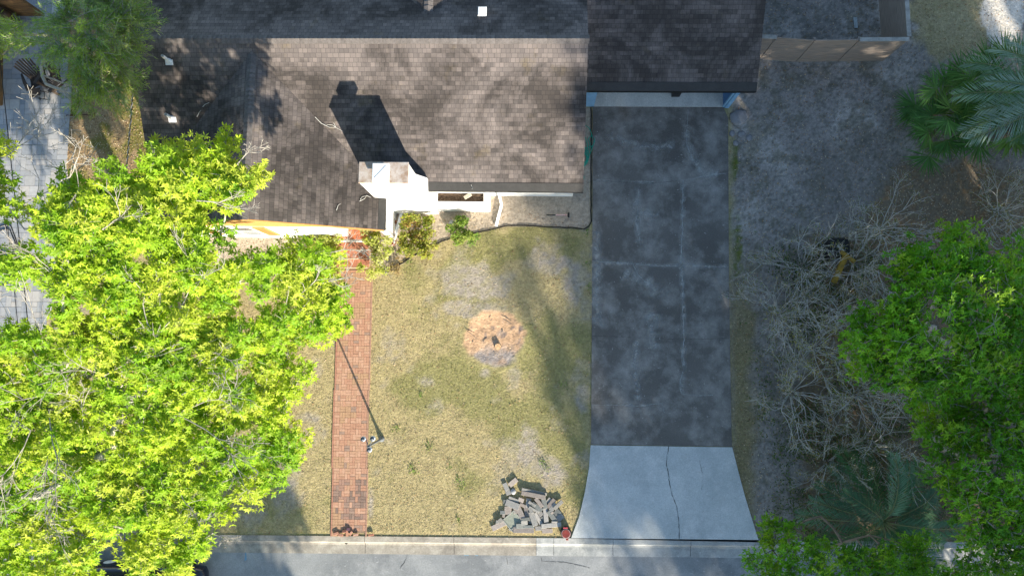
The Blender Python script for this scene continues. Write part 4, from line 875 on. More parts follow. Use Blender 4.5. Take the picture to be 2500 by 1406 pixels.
# loose broken bricks at the end of the path
def brickbits():
    L = [(822, 1300, .20, .09, 20, 'tilted red brick at the left corner of the path end'), (833, 1304, .18, .10, -8, 'broken red brick lying at the kerb, left of the hole'), (842, 1296, .16, .09, 5, 'brick end sticking up at the edge of the hole'), (858, 1299, .17, .08, 55, 'brown brick fragment tipped against the kerb'), (870, 1303, .19, .07, 12, 'flat brick sliver beside the weed tuft at the kerb'), (907, 1304, .20, .07, 8, 'pinkish brick fragment on the grass right of the path end'), (851, 1290, .12, .10, 0, 'dark purple broken brick beside the hole in the path')]
    for x, y, l, w, a, lab in L:
        p = at(x, y); b = MB(); c = (0.14, 0.08, 0.10) if 'purple' in lab else rnd.choice([(0.42, 0.19, 0.13), (0.38, 0.2, 0.14), (0.5, 0.3, 0.22)]); b.box(-l / 2, l / 2, -w / 2, w / 2, 0, .06, col=c, bev=.008); o = b.build('broken_brick', M_brickpath, None); o.location = (p.x, p.y, .04); o.rotation_euler = (rnd.uniform(-.3, .3), rnd.uniform(-.2, .2), math.radians(a)); tag(o, lab, 'brick', 'broken bricks at the path end')
brickbits()
def kerbbit(px, py, l, w, h, c, lab, nm, cat):
    p = at(px, py, -.11); b = MB(); b.ball((0, 0, h / 2), (l / 2, w / 2, h / 2), 8, 5, col=c, jit=.2); o = b.build(nm, M_block, None); o.location = p; tag(o, lab, cat)
kerbbit(846, 1325, .10, .08, .04, (0.08, 0.08, 0.07), 'dark clod in the gutter below the path end', 'dirt_clod', 'clod'); kerbbit(833, 1317, .16, .06, .03, (0.5, 0.36, 0.2), 'tan brick chip on the kerb below the path end', 'brick_chip', 'brick chip')
# brick in the planter
p = hl(1142, 479, .44); b = MB(); b.box(-.15, .15, -.07, .07, 0, .06, col=(0.40, 0.35, 0.29), bev=.008); o = b.build('brick', M_block, None); o.location = hw(p.x, p.y, .42); o.rotation_euler.z = math.radians(32); tag(o, 'pale brick lying on dark soil in the white planter box', 'brick')
# plank on the ground in the right yard
p = at(2088, 57); b = MB(); b.box(-.065, .065, -.21, .21, 0, .03, col=(0.36, 0.40, 0.40), bev=.004); o = b.build('board', M_block, None); o.location = (p.x, p.y, .012); o.rotation_euler.z = .05; tag(o, 'short pale board lying on grey dirt inside the right fence', 'board')

# ================================================================== FENCES
def fence_right():
    H = 1.80; root = empty('wooden_fence', at(2154, 150), 0, 'weathered board fence beside the garage, one panel missing its cap', 'fence')
    base = [(1800, 143), (1854, 145), (1942, 152), (2043, 151), (2154, 150)]; B = [at(*p) - root.location for p in base]; B = [Vector((v.x, v.y, 0)) for v in B]
    def panel(a, b, cap, leanz=0.0, top=H):
        d = (b - a); L = d.length; M = Matrix.Translation(a) @ Matrix.Rotation(math.atan2(d.y, d.x), 4, 'Z')
        m = MB(); nb = 12; h = top / nb
        for i in range(nb): m.box(.015, L - .015, -.012 + rnd.uniform(-.002, .002), .012, .03 + i * h, .03 + (i + 1) * h - .006, M=M)
        m.build('panel', M_fence, root)
        if cap: c = MB(); c.box(-.01, L + .01, -.085, .06, top + .04, top + .075, M=M, bev=.004); c.build('cap_board', M_cap, root)
    panel(B[0], B[1], True); panel(B[1], B[2], False); panel(B[2], B[3], False); panel(B[3], B[4], True)
    C = Vector((B[4].x + at(2205, 0, H).x - at(2213, 97, H).x, B[4].y + 5.0, 0))
    D1 = B[4].lerp(C, .5); panel(B[4] + Vector((0, .1, 0)), D1, True); panel(D1, C, True)
    for v in B[1:] + [D1]:
        m = MB(); m.box(v.x - .045, v.x + .045, v.y + .02, v.y + .11, 0, H + .03); m.build('post', M_fence, root)
fence_right()
def fence_left(pts, H, label, grp, m=M_fencebrown):
    P0 = at(*pts[0]); root = empty('wooden_fence', P0, 0, label, 'fence', grp); B = [at(*p) - P0 for p in pts]
    for a, b in zip(B[:-1], B[1:]):
        d = (b - a); L = d.length; M = Matrix.Translation(a) @ Matrix.Rotation(math.atan2(d.y, d.x), 4, 'Z'); k = MB(); nb = 12; h = H / nb
        for i in range(nb): k.box(0, L, -.015, .015, .03 + i * h, .03 + (i + 1) * h - .008, M=M)
        k.build('panel', m, root)
        k = MB()
        for t in (0.02, .98): k.box(t * L - .05, t * L + .05, .02, .12, 0, H + .05, M=M)
        k.build('post', m, root)
fence_left([(-420, 40), (-160, 40), (110, 40)], 1.8, 'brown stained board fence along the upper end of the patio', None)
fence_left([(8, 258), (8, 150), (9, 62)], 1.8, 'brown board fence section at the left edge beside the chairs', None)

# ================================================================== PATIO FURNITURE
def adirondack(px, py, rz, label):
    p = at(px, py); root = empty('patio_chair', (p.x, p.y, .032), rz, label, 'chair', 'wooden chairs on the patio')
    # faces -Y locally
    def slats(n, w, L, M, nm, gap=.012, th=.02, fan=0.0):
        b = MB()
        for i in range(n):
            x = (i - (n - 1) / 2) * (w / n); MM = M @ Matrix.Rotation(-fan * (i - (n - 1) / 2), 4, 'Z'); l = L * (1 - .10 * abs((i - (n - 1) / 2) / ((n - 1) / 2)) ** 2 * (1 if fan else 0))
            b.box(x - w / n / 2 + gap / 2, x + w / n / 2 - gap / 2, 0, l, 0, th, M=MM)
        return b.build(nm, M_chair, root)
    M = Matrix.Translation((0, -.30, .36)) @ Matrix.Rotation(math.radians(-12), 4, 'X'); b = MB()
    for i in range(8): b.box(-.27, .27, i * .065, i * .065 + .052, 0, .02, M=M)
    b.build('seat', M_chair, root)
    slats(7, .54, .78, Matrix.Translation((0, .20, .26)) @ Matrix.Rotation(math.radians(58), 4, 'X'), 'backrest', fan=.045)
    for s in (-1, 1):
        b = MB(); b.prism([(s * .27, -.40), (s * .42, -.42), (s * .43, -.05), (s * .37, .30), (s * .30, .34), (s * .30, -.1)], .55, .575); b.build('armrest', M_chair, root)
        b = MB(); b.box(s * .29 - .015, s * .29 + .015, -.36, -.27, 0, .55); b.build('leg', M_chair, root)
        b = MB(); b.add([(s * .29 - .015, -.30, .40), (s * .29 - .015, .58, .02), (s * .29 - .015, .50, 0), (s * .29 - .015, -.30, .28), (s * .29 + .015, -.30, .40), (s * .29 + .015, .58, .02), (s * .29 + .015, .50, 0), (s * .29 + .015, -.30, .28)], [(0, 1, 2, 3), (7, 6, 5, 4), (0, 4, 5, 1), (1, 5, 6, 2), (2, 6, 7, 3), (3, 7, 4, 0)]); b.build('leg', M_chair, root)
adirondack(106, 203, math.radians(28), 'dark slatted adirondack chair on the patio, left of its pair')
adirondack(143, 208, math.radians(-32), 'dark slatted adirondack chair on the patio, right of its pair under the feathery tree')
def folding_table():
    p = at(108, 238); root = empty('folding_table', (p.x, p.y, .032), math.radians(4), 'small dark folding side table in front of the two chairs', 'table')
    b = MB()
    for i in range(6): b.box(-.20, .18, -.17 + i * .06, -.17 + i * .06 + .052, .44, .46)
    b.build('tabletop', M_chair, root)
    for s in (-1, 1):
        b = MB(); b.tube([(-.15, s * .15, .44), (.24, s * .15, 0)], .014, 6); b.build('leg', M_black, root); b = MB(); b.tube([(.15, s * .13, .44), (-.14, s * .13, 0)], .014, 6); b.build('leg', M_black, root)
    b = MB(); b.tube([(.24, -.15, .01), (.24, .15, .01)], .012, 6); b.tube([(.12, -.15, .13), (.12, .15, .13)], .01, 6); b.build('stretcher', M_black, root)
folding_table()
def urn():
    p = at(45, 62); root = empty('patio_urn', (p.x, p.y, .03), 0, 'tall round dark brown urn against the brown fence', 'urn')
    m = plain('glazed_brown_clay', (0.075, 0.05, 0.032), .35, .15, 5)
    b = MB(); b.lathe([(.15, 0), (.24, .2), (.29, .5), (.25, .85), (.17, 1.0)], 24); b.build('body', m, root, smooth=True)
    b = MB(); b.lathe([(.17, .99), (.22, 1.05), (.21, 1.07), (.15, 1.02), (.13, .9)], 24); b.build('rim', m, root, smooth=True)
    b = MB(); b.lathe([(.001, .93), (.12, .93), (.11, .96), (.001, .97)], 16); b.build('soil', M_soil, root)
urn()
def stake():
    p = at(190, 281); root = empty('metal_stand', p, 0, 'rusty T shaped metal stand lying between patio and dry leaves', 'stand'); m = plain('rusty_iron', (0.10, 0.045, 0.035), .8, .2, 14)
    q = at(192, 238) - p; a = at(163, 283) - p; c = at(215, 281) - p; z = Vector((0, 0, .04))
    b = MB(); b.tube([a + z, c + z], .022, 6); b.build('crossbar', m, root); b = MB(); b.tube([z, q + z], .022, 6); b.build('upright', m, root)
    b = MB(); b.tube([z + Vector((-.02, .02, 0)), at(172, 272) - p + z], .014, 6); b.build('brace', m, root)
stake()
p = at(178, 277, .03); q = at(183, 238, .03); b = MB(); b.tube([p, q], [.012, .018], 6); tag(b.build('stick', plain('pale_dry_stick', (0.42, 0.38, 0.22), .9, .1, 8), None, origin=p), 'straight pale stick lying beside the rusty metal stand', 'stick')

# loose black loops and a curved strand laid on the patio
def cable():
    b = MB(); P0 = at(20, 600); pts = []
    for k in range(70):
        t = k / 69; a = t * 2 * math.pi * 2.6; r = 34 - 12 * t; pts.append(at(14 + r * math.cos(a) * .9 + 4 * math.sin(3 * a), 590 + r * 1.5 * math.sin(a) * (1 - .3 * t), .045 + .02 * t))
    b.tube(pts, .017, 6); b.tube([at(2, 490, .045), at(12, 540, .045), at(18, 575, .045), at(34, 610, .045), at(38, 660, .045), at(30, 690, .045), at(-10, 700, .045)], .017, 6)
    tag(b.build('black_loops', M_black, None, origin=P0), 'loose black loops at the left edge of the grey patio', 'hose')
cable()

# ================================================================== OVERHEAD WIRES
def pole(x, y, h, label):
    root = empty('utility_pole', (x, y, 0), 0, label, 'utility pole', 'utility poles'); b = MB(); b.lathe([(.16, 0), (.11, h)], 12); b.build('pole', M_barkbrown, root); b = MB(); b.box(-1.1, 1.1, -.06, .06, h - .6, h - .48); b.build('crossarm', M_barkbrown, root)
A = at(3, 300, 5.2); B = at(117, 1400, 5.2); d = (B - A).normalized(); dd = Vector((d.y, -d.x, 0))
e0 = A - d * 22; e1 = B + d * 16
pole(e0.x, e0.y, 6.2, 'wooden utility pole beyond the upper left corner'); pole(e1.x, e1.y, 6.2, 'wooden utility pole across the street')
for k in (0, 1):
    b = MB(); n = 24; o = dd * (k * .32); b.tube([e0.lerp(e1, i / n) + o + Vector((0, 0, .0 - .5 * (1 - (2 * i / n - 1) ** 2) + .25)) for i in range(n + 1)], .010 if k else .014, 5); tag(b.build('power_line', M_black, None, origin=e0), ['thicker black overhead wire crossing the left edge of the view', 'thinner black overhead wire running parallel to the thick one'][k], 'wire')
b = MB(); A2 = at(329, 160, 3.75); B2 = at(200, 1170, 4.6); n = 160; dr_ = (B2 - A2)
core = [A2 + dr_ * (i / n) + Vector((0, 0, -.35 * math.sin(math.pi * i / n))) for i in range(n + 1)]; core += [core[-1].lerp(e1 + Vector((0, 0, .4)), i / 10) for i in range(1, 11)]
def helix(c, r, ph, pitch):
    out = []; s = 0; pr = None
    for p in c:
        if pr is not None: s += (p - pr).length
        pr = p; a = s / pitch * 2 * math.pi + ph; out.append(p + Vector((math.cos(a) * r, 0, math.sin(a) * r)))
    return out
fine = [core[i].lerp(core[i + 1], k / 3) for i in range(150) for k in range(3)]
b.tube(helix(fine, .018, 0, .3), .013, 5, col=(.02, .02, .02)); b.tube(helix(fine, .018, math.pi, .3), .011, 5, col=(.45, .46, .5)); b.tube(core[149:], .02, 5, col=(.03, .03, .03))
tag(b.build('service_cable', vcol('cable_sheath', .5, 20, .2), None, origin=A2), 'twisted service cable running from the roof edge over dry leaves', 'cable')

# ================================================================== CAR
def car():
    x1 = -11.85; x0 = x1 - 4.7; yc = -8.5; root = empty('parked_car', ((x0 + x1) / 2, yc, -.12), 0, 'dark blue black estate car parked at the kerb under the lime green tree', 'car')
    M_car = plain('black_car_paint', (0.012, 0.016, 0.032), .18, .02, 2, spec=.6, fine=False); M_cg = plain('car_glass', (0.008, 0.01, 0.014), .04, 0, 2, spec=.8, fine=False)
    def body(secs, nm, m, smooth=True):
        # secs: (x, halfwidth, zbottom, ztop)
        b = MB(); n = 14; k = len(secs)
        for (x, w, z0, z1) in secs:
            for i in range(n):
                a = 2 * math.pi * i / n; ca, sa = math.cos(a), math.sin(a); e = .45
                yy = w * (abs(ca) ** e) * (1 if ca > 0 else -1); zz = (z0 + z1) / 2 + (z1 - z0) / 2 * (abs(sa) ** e) * (1 if sa > 0 else -1); b.v.append((x, yy, zz)); b.c.append((1, 1, 1))
        for j in range(k - 1):
            for i in range(n): q = (i + 1) % n; b.f.append((j * n + i, j * n + q, (j + 1) * n + q, (j + 1) * n + i))
        b.f.append(tuple(range(n))); b.f.append(tuple(reversed([(k - 1) * n + i for i in range(n)])));
        b.f = [tuple(reversed(f)) for f in b.f]
        return b.build(nm, m, root, smooth=smooth)
    body([(-2.33, .60, .42, .62), (-2.28, .78, .28, .80), (-2.05, .87, .22, .93), (-1.2, .91, .20, 1.0), (0, .92, .20, 1.0), (1.0, .92, .20, .99), (1.75, .90, .20, .92), (2.2, .84, .25, .84), (2.32, .68, .34, .70), (2.35, .5, .42, .6)], 'body', M_car)
    body([(-2.05, .66, .85, 1.05), (-1.75, .70, .9, 1.38), (-1.2, .70, .9, 1.50), (-.2, .70, .9, 1.52), (.35, .69, .9, 1.44), (.95, .72, .9, 1.08), (1.1, .70, .9, .98)], 'windows', M_cg)
    b = MB(); b.box(-1.7, .25, -.56, .56, 1.49, 1.545, bev=.02); b.build('roof', M_car, root)
    for s in (-1, 1):
        b = MB(); b.tube([(-1.6, s * .60, 1.56), (-1.5, s * .60, 1.60), (.1, s * .60, 1.60), (.2, s * .60, 1.55)], .016, 6); b.build('roof_rail', M_whitemetal, root)
        b = MB(); b.ball((.62, s * 1.0, .98), (.10, .12, .08)); b.build('wing_mirror', M_car, root, smooth=True)
        b = MB(); b.box(2.02, 2.22, s * .66 - .12, s * .66 + .12, .62, .76, bev=.03); b.build('headlight', M_whitemetal, root)
        b = MB(); b.box(-2.29, -2.2, s * .68 - .1, s * .68 + .1, .62, .82, bev=.02); b.build('tail_light', plain('red_lens', (.3, .01, .01), .2, .0, 3), root)
        for xx in (-1.4, 1.45):
            T = Matrix.Translation((xx, s * .80, .33)) @ Matrix.Rotation(math.pi / 2, 4, 'X'); b = MB(); b.lathe([(.22, -.1), (.33, -.09), (.335, 0), (.33, .09), (.22, .1)], 24, M=T); w = b.build('wheel', M_black, root); b = MB(); b.lathe([(.02, -.105), (.21, -.102), (.21, .102), (.02, .105)], 16, M=T); b.build('rim', M_whitemetal, w)
    b = MB(); b.box(2.30, 2.36, -.3, .3, .34, .46); b.build('number_plate', M_white, root)
car()

# ================================================================== YELLOW MACHINE in the bare shrubs
def stand():
    A = at(2035, 690, .9); B = at(2066, 622, 1.25); root = empty('yellow_loader_arm', at(2040, 690), 0, 'mustard yellow T ended metal arm of a small machine among bare shrubs', 'machine')
    m = plain('chipped_yellow_paint', (0.36, 0.22, 0.02), .6, .2, 9, c2=(0.20, 0.13, 0.03)); o = root.location
    A -= o; B -= o; d = B - A; b = MB(); M = Matrix.Translation(A) @ d.to_track_quat('X', 'Z').to_matrix().to_4x4(); b.box(0, d.length, -.09, .09, -.07, .07, M=M, bev=.015); b.build('arm', m, root)
    b = MB(); c = at(2057, 618, 1.25) - o; e = at(2086, 640, 1.2) - o; f = e - c; M = Matrix.Translation(c) @ f.to_track_quat('X', 'Z').to_matrix().to_4x4(); b.box(-.08, f.length, -.06, .06, -.05, .08, M=M, bev=.015); b.build('cross_arm', m, root)
    b = MB(); c = at(2050, 604, .9) - o; b.box(c.x - .42, c.x + .34, c.y - .38, c.y + .34, 0, 1.0, bev=.06); b.build('engine_box', M_black, root)
    b = MB(); M = Matrix.Translation((c.x - .02, c.y - .05, 1.0)) @ Matrix.Rotation(-.8, 4, 'Z'); b.box(-.14, .14, -.03, .03, 0, .03, M=M); b.build('label_strip', M_white, root)
stand()

# ================================================================== VEGETATION
class Tubes:
    """many tapered three to six sided limbs gathered quickly"""
    def __init__(s): s.a = []; s.b = []; s.ra = []; s.rb = []
    def add(s, a, b, ra, rb): s.a.append(a); s.b.append(b); s.ra.append(ra); s.rb.append(rb)
    def build(s, name, m, parent=None, loc=None, n=5):
        A = np.array(s.a, float); B = np.array(s.b, float); ra = np.array(s.ra)[:, None, None]; rb = np.array(s.rb)[:, None, None]; d = unit(B - A)
        up = np.where(np.abs(d[:, 2:3]) > .9, np.array([[1., 0, 0]]), np.array([[0, 0, 1.]])); u = unit(np.cross(d, up)); v = np.cross(d, u)
        w = 2 * np.pi * np.arange(n) / n; ring = u[:, None] * np.cos(w)[None, :, None] + v[:, None] * np.sin(w)[None, :, None]
        B = B + d * rb[:, 0] * .6
        V = np.concatenate([A[:, None] + ring * ra, B[:, None] + ring * rb], 1); k = len(A); base = (np.arange(k) * 2 * n)[:, None]
        i = np.arange(n); j = (i + 1) % n; F = np.stack([base + i, base + n + i, base + n + j, base + j], -1).reshape(-1, 4)
        return npmesh(name, V.reshape(-1, 3), F, None, m, parent, loc, smooth=True)

def pads_in(poly, holes, hfun, step, seed, jit=.5, keep=1.0):
    """crown pads spread through the crown volume over the outline (pixels at the pad height)"""
    r = np.random.RandomState(seed); xs = [p[0] for p in poly]; ys = [p[1] for p in poly]; out = []
    y = min(ys)
    while y < max(ys):
        x = min(xs)
        while x < max(xs):
            px = x + r.uniform(-jit, jit) * step; py = y + r.uniform(-jit, jit) * step
            a = np.array([px]); b = np.array([py])
            if inpoly(a, b, poly)[0] and r.rand() < keep and not any(inpoly(a, b, h)[0] for h in holes):
                h = hfun(px, py) + r.uniform(-.55, .35); out.append(np.array(at(px, py, h)))
            x += step
        y += step
    return np.array(out)

def skeleton(base, fork, targets, r0=.010, seg=.45, seed=1, rise=.0, expo=2.2, maxr=.3):
    r = np.random.RandomState(seed); base = np.array(base, float); fork = np.array(fork, float)
    nodes = [base]; par = [-1]; plen = [0.0]; m = max(3, int(np.linalg.norm(fork - base) / .8))
    for i in range(1, m + 1):
        q = base + (fork - base) * i / m + (r.normal(0, .06, 3) if i < m else 0); nodes.append(q); par.append(len(nodes) - 2); plen.append(plen[-1] * .0)
    first = max(1, int(m * .55)); T = sorted(list(targets), key=lambda t: np.linalg.norm(t - fork)); leaf = []
    for t in T:
        P_ = np.array(nodes[first:]); L = np.array(plen[first:]); d = np.linalg.norm(P_ - t, axis=1); up = np.clip(P_[:, 2] - t[2], 0, None)
        j = int(np.argmin(d + .45 * L + 1.2 * up)) + first; a = nodes[j]; D = np.linalg.norm(t - a); k = max(1, int(D / seg)); prev = j; side = r.normal(0, .10, 3) * D
        for i in range(1, k + 1):
            s = i / k; q = a + (t - a) * s + side * math.sin(math.pi * s) + np.array([0, 0, -rise * D * math.sin(math.pi * s)]) + (r.normal(0, .035, 3) if i < k else 0)
            nodes.append(q); par.append(prev); plen.append(plen[prev] + D / k); prev = len(nodes) - 1
        leaf.append(prev)
    n = len(nodes); w = np.zeros(n)
    for l in leaf: w[l] += r0 ** expo
    for i in range(n - 1, 0, -1):
        if w[i] == 0: w[i] = r0 ** expo
        w[par[i]] += w[i]
    rad = np.minimum(w ** (1 / expo), maxr); tb = Tubes()
    for i in range(1, n): tb.add(nodes[par[i]], nodes[i], min(rad[par[i]], rad[i] * 1.35), rad[i])
    return tb, np.array(nodes), rad

def rosettes(pads, per, rad, nleaf, L, W, pal, seed, up=.35, droop=.2, padvar=.25, flat=.55):
    """leaf clusters: a ring of leaflets round each twig end"""
    r = np.random.RandomState(seed); P_ = len(pads); k = P_ * per
    pc = np.repeat(pads, per, 0); off = r.normal(0, 1, (k, 3)); off = off / np.linalg.norm(off, axis=1, keepdims=True) * (r.rand(k, 1) ** .45) * rad; off[:, 2] *= flat
    C = pc + off; axis = unit(off * np.array([1, 1, .8]) / rad * .8 + np.array([0, 0, up]) + np.array(S) * .7 + r.normal(0, .3, (k, 3)))
    u = unit(np.cross(axis, r.normal(0, 1, (k, 3)))); v = np.cross(axis, u); w = 2 * np.pi * (np.arange(nleaf) / nleaf)[None, :] + r.uniform(0, 6.28, (k, 1)) + r.normal(0, .25, (k, nleaf))
    D = (u[:, None] * np.cos(w)[..., None] + v[:, None] * np.sin(w)[..., None]) + axis[:, None] * r.uniform(.1, .7, (k, nleaf, 1)) + np.array([0, 0, -droop])
    N = axis[:, None] + r.normal(0, .3, (k, nleaf, 3)); n = k * nleaf
    c0 = pal[r.randint(0, len(pal), P_)]; c0 = np.repeat(c0, per, 0) * (1 - padvar) + pal[r.randint(0, len(pal), k)] * padvar; c0 = c0 * r.uniform(.75, 1.2, (k, 1)); col = np.repeat(c0, nleaf, 0) * r.uniform(.82, 1.15, (n, 1))
    return np.repeat(C, nleaf, 0), D.reshape(-1, 3), N.reshape(-1, 3), L * r.uniform(.6, 1.2, n), W * r.uniform(.7, 1.2, n), col

def bare(tb, p, d, L, r, depth, rr, spread=.6, upb=.15, nseg=3, split=(2, 3)):
    p = np.array(p, float); d = np.array(d, float); d /= np.linalg.norm(d)
    for i in range(nseg):
        q = p + d * L / nseg; r2 = max(r * .90, .0048); tb.add(p, q, r, r2); p = q; r = r2; d = d + rr.normal(0, .16, 3) + np.array([0, 0, upb * .3]); d /= np.linalg.norm(d)
        if depth > 0 and rr.rand() < .55:
            e = d + rr.normal(0, spread, 3); e /= np.linalg.norm(e); bare(tb, p, e, L * rr.uniform(.4, .7), r * .6, depth - 1, rr, spread, upb, max(2, nseg - 1), split)
    if depth > 0:
        for k in range(rr.randint(split[0], split[1] + 1)):
            e = d + rr.normal(0, spread, 3); e[2] += upb; e /= np.linalg.norm(e); bare(tb, p, e, L * rr.uniform(.5, .8), r * .78, depth - 1, rr, spread, upb, max(2, nseg - 1), split)

def tree(name, label, group, base, fork, pads, per, rad, nleaf, L, W, pal, mleaf, seed, r0=.011, twigs=None, barkm=None, maxr=.28, flat=.55, up=.35, expo=2.2):
    base = Vector(base); root = empty(name, base, 0, label, 'tree', group); tb, nodes, rd = skeleton(base, fork, pads, r0=r0, seed=seed, maxr=maxr, expo=expo)
    rr = np.random.RandomState(seed + 5)
    for pd in pads:                      # short twigs inside each pad
        for k in range(5): e = rr.normal(0, 1, 3); e[2] = abs(e[2]) * .5; e /= np.linalg.norm(e); tb.add(pd, pd + e * rad * rr.uniform(.5, .95), r0 * .7, r0 * .3)
    if twigs:
        for (a, d, l, r_, dep) in twigs: j_ = int(np.argmin(np.linalg.norm(nodes - a, axis=1))); tb.add(nodes[j_], a, .020, .017); bare(tb, a, d, l, r_, dep, rr, .45)
    tb.build('trunk', barkm or M_bark, root, tuple(base), 6).location = (0, 0, 0)
    C, D, N, LL, WW, col = rosettes(pads, per, rad, nleaf, L, W, np.array(pal), seed + 9, flat=flat, up=up)
    o = leafmesh('crown', C, D, N, LL, WW, col, mleaf, root, tuple(base)); o.location = (0, 0, 0)
    return root

LIME = [(0.36, 0.50, 0.03), (0.44, 0.55, 0.04), (0.28, 0.46, 0.025), (0.50, 0.56, 0.07), (0.20, 0.38, 0.02)]
BIG = [(-330, 830), (0, 825), (25, 790), (60, 760), (30, 700), (-20, 690), (-20, 655), (40, 625), (25, 592), (60, 572), (112, 560), (70, 520), (100, 440), (170, 435), (230, 470), (260, 418), (305, 428), (350, 405), (382, 388), (420, 352), (438, 342), (470, 348), (482, 340), (530, 322), (556, 342), (570, 385), (634, 432), (600, 470), (570, 492), (505, 505), (512, 560), (560, 575), (500, 600), (492, 640), (570, 645), (612, 612), (640, 632), (690, 605), (760, 575), (812, 640), (820, 690), (842, 752), (832, 800), (760, 815), (705, 830), (690, 860), (742, 890), (738, 960), (700, 985), (700, 1030), (744, 1078), (722, 1118), (680, 1150), (672, 1190), (642, 1232), (560, 1252), (512, 1262), (500, 1342), (455, 1400), (300, 1420), (-330, 1420)]
BIGH = [[(555, 705), (600, 690), (650, 720), (640, 780), (560, 800), (540, 750)], [(90, 690), (135, 695), (125, 812), (50, 818), (40, 790), (80, 750)], [(565, 880), (625, 870), (660, 905), (600, 925)], [(250, 1290), (330, 1290), (335, 1320), (260, 1345)], [(105, 560), (150, 600), (150, 640), (100, 660), (60, 620)], [(545, 1040), (600, 1030), (620, 1060), (560, 1075)], [(625, 1170), (660, 1160), (670, 1185), (625, 1195)], [(270, 1335), (230, 1400), (290, 1400), (330, 1350)], [(200, 740), (240, 735), (235, 790), (200, 790)], [(430, 690), (470, 680), (480, 730), (440, 740)], [(650, 660), (700, 655), (690, 685), (650, 690)]]
def bigh(px, py):
    return 6.0 + 3.6 * min(1.0, max(0.0, (1430 - py) / 900)) - 1.6 * (max(0, px - 300) / 540) ** 2
bp = pads_in(BIG, BIGH, bigh, 34, 3, .5, .95)
tw = []; tw2 = []
for (x, y, dx, dy, l, h) in [(400, 800, .9, .8, 1.6, 9.6), (360, 790, -.2, 1, .9, 9.5), (110, 850, -.2, .9, 1.1, 9.6), (80, 930, -.8, .6, 1.2, 9.7), (150, 960, -.9, -.1, 1.1, 9.7), (120, 1000, .3, -1, 1.6, 9.8), (130, 1070, -.1, -1, 1.5, 9.7), (75, 1050, -.2, -1, 1.5, 9.6), (120, 1200, .0, -.9, 1.0, 9.3), (200, 1040, .2, .7, .9, 9.6), (230, 930, .8, .35, 1.3, 9.6), (430, 1010, 1, -.4, 1.7, 8.6), (470, 900, .8, .7, 1.0, 8.7), (450, 1000, .9, .3, 1.3, 8.7), (20, 1000, -.5, .7, 1.2, 9.4), (560, 1080, .3, -.9, .9, 7.7), (300, 940, -.8, .4, 1.0, 9.6), (520, 1150, .6, .1, .6, 7.8), (150, 700, -.4, .8, .9, 9.0), (250, 560, .8, .4, .8, 8.2), (580, 400, .6, .5, .5, 6.7), (480, 490, 1, -.1, .7, 6.9), (730, 720, .6, .4, .7, 6.6), (790, 690, 1, .2, .7, 6.2), (780, 620, 1, .1, .8, 6.0), (60, 500, .9, .45, 1.6, 7.6), (60, 560, 1, .05, 1.3, 7.5), (20, 380, .9, .6, 1.1, 7.4), (25, 365, 1, .25, 1.3, 7.4), (150, 440, .9, .2, .9, 7.4), (160, 400, .8, .5, .7, 7.4), (520, 1300, .9, -.4, .4, 6.4), (440, 1200, .5, -.8, .7, 8.2)]:
    second = x < 62 and y < 570; (tw2 if second else tw).append((np.array(at(x, y, 7.35 if second else bigh(x, y) + .12)), (dx, dy, .22), l * .85, .016, 3))
base = at(560, 985)
tree('lime_tree', 'large lime green leafed tree overhanging the left front yard, kerb and car', None, base, (base.x - .8, base.y - .2, 4.2), bp, 46, .46, 7, .135, .044, LIME, M_leaf, 21, twigs=tw, r0=.009, maxr=.3, expo=1.85, up=.9)
# neighbouring sprays of the same kind reaching in over the patio
p2 = pads_in([(-200, 290), (10, 300), (18, 375), (0, 400), (20, 440), (60, 470), (95, 480), (95, 520), (50, 545), (20, 530), (-200, 560)], [], lambda a, b_: 7.3, 36, 5, .5, .8)
base = at(-330, 520); tree('lime_tree', 'lime green leafed tree reaching in from the left edge over the patio', None, base, (base.x, base.y, 4.0), p2, 34, .42, 7, .15, .045, LIME, M_leaf, 22, r0=.012, twigs=tw2)

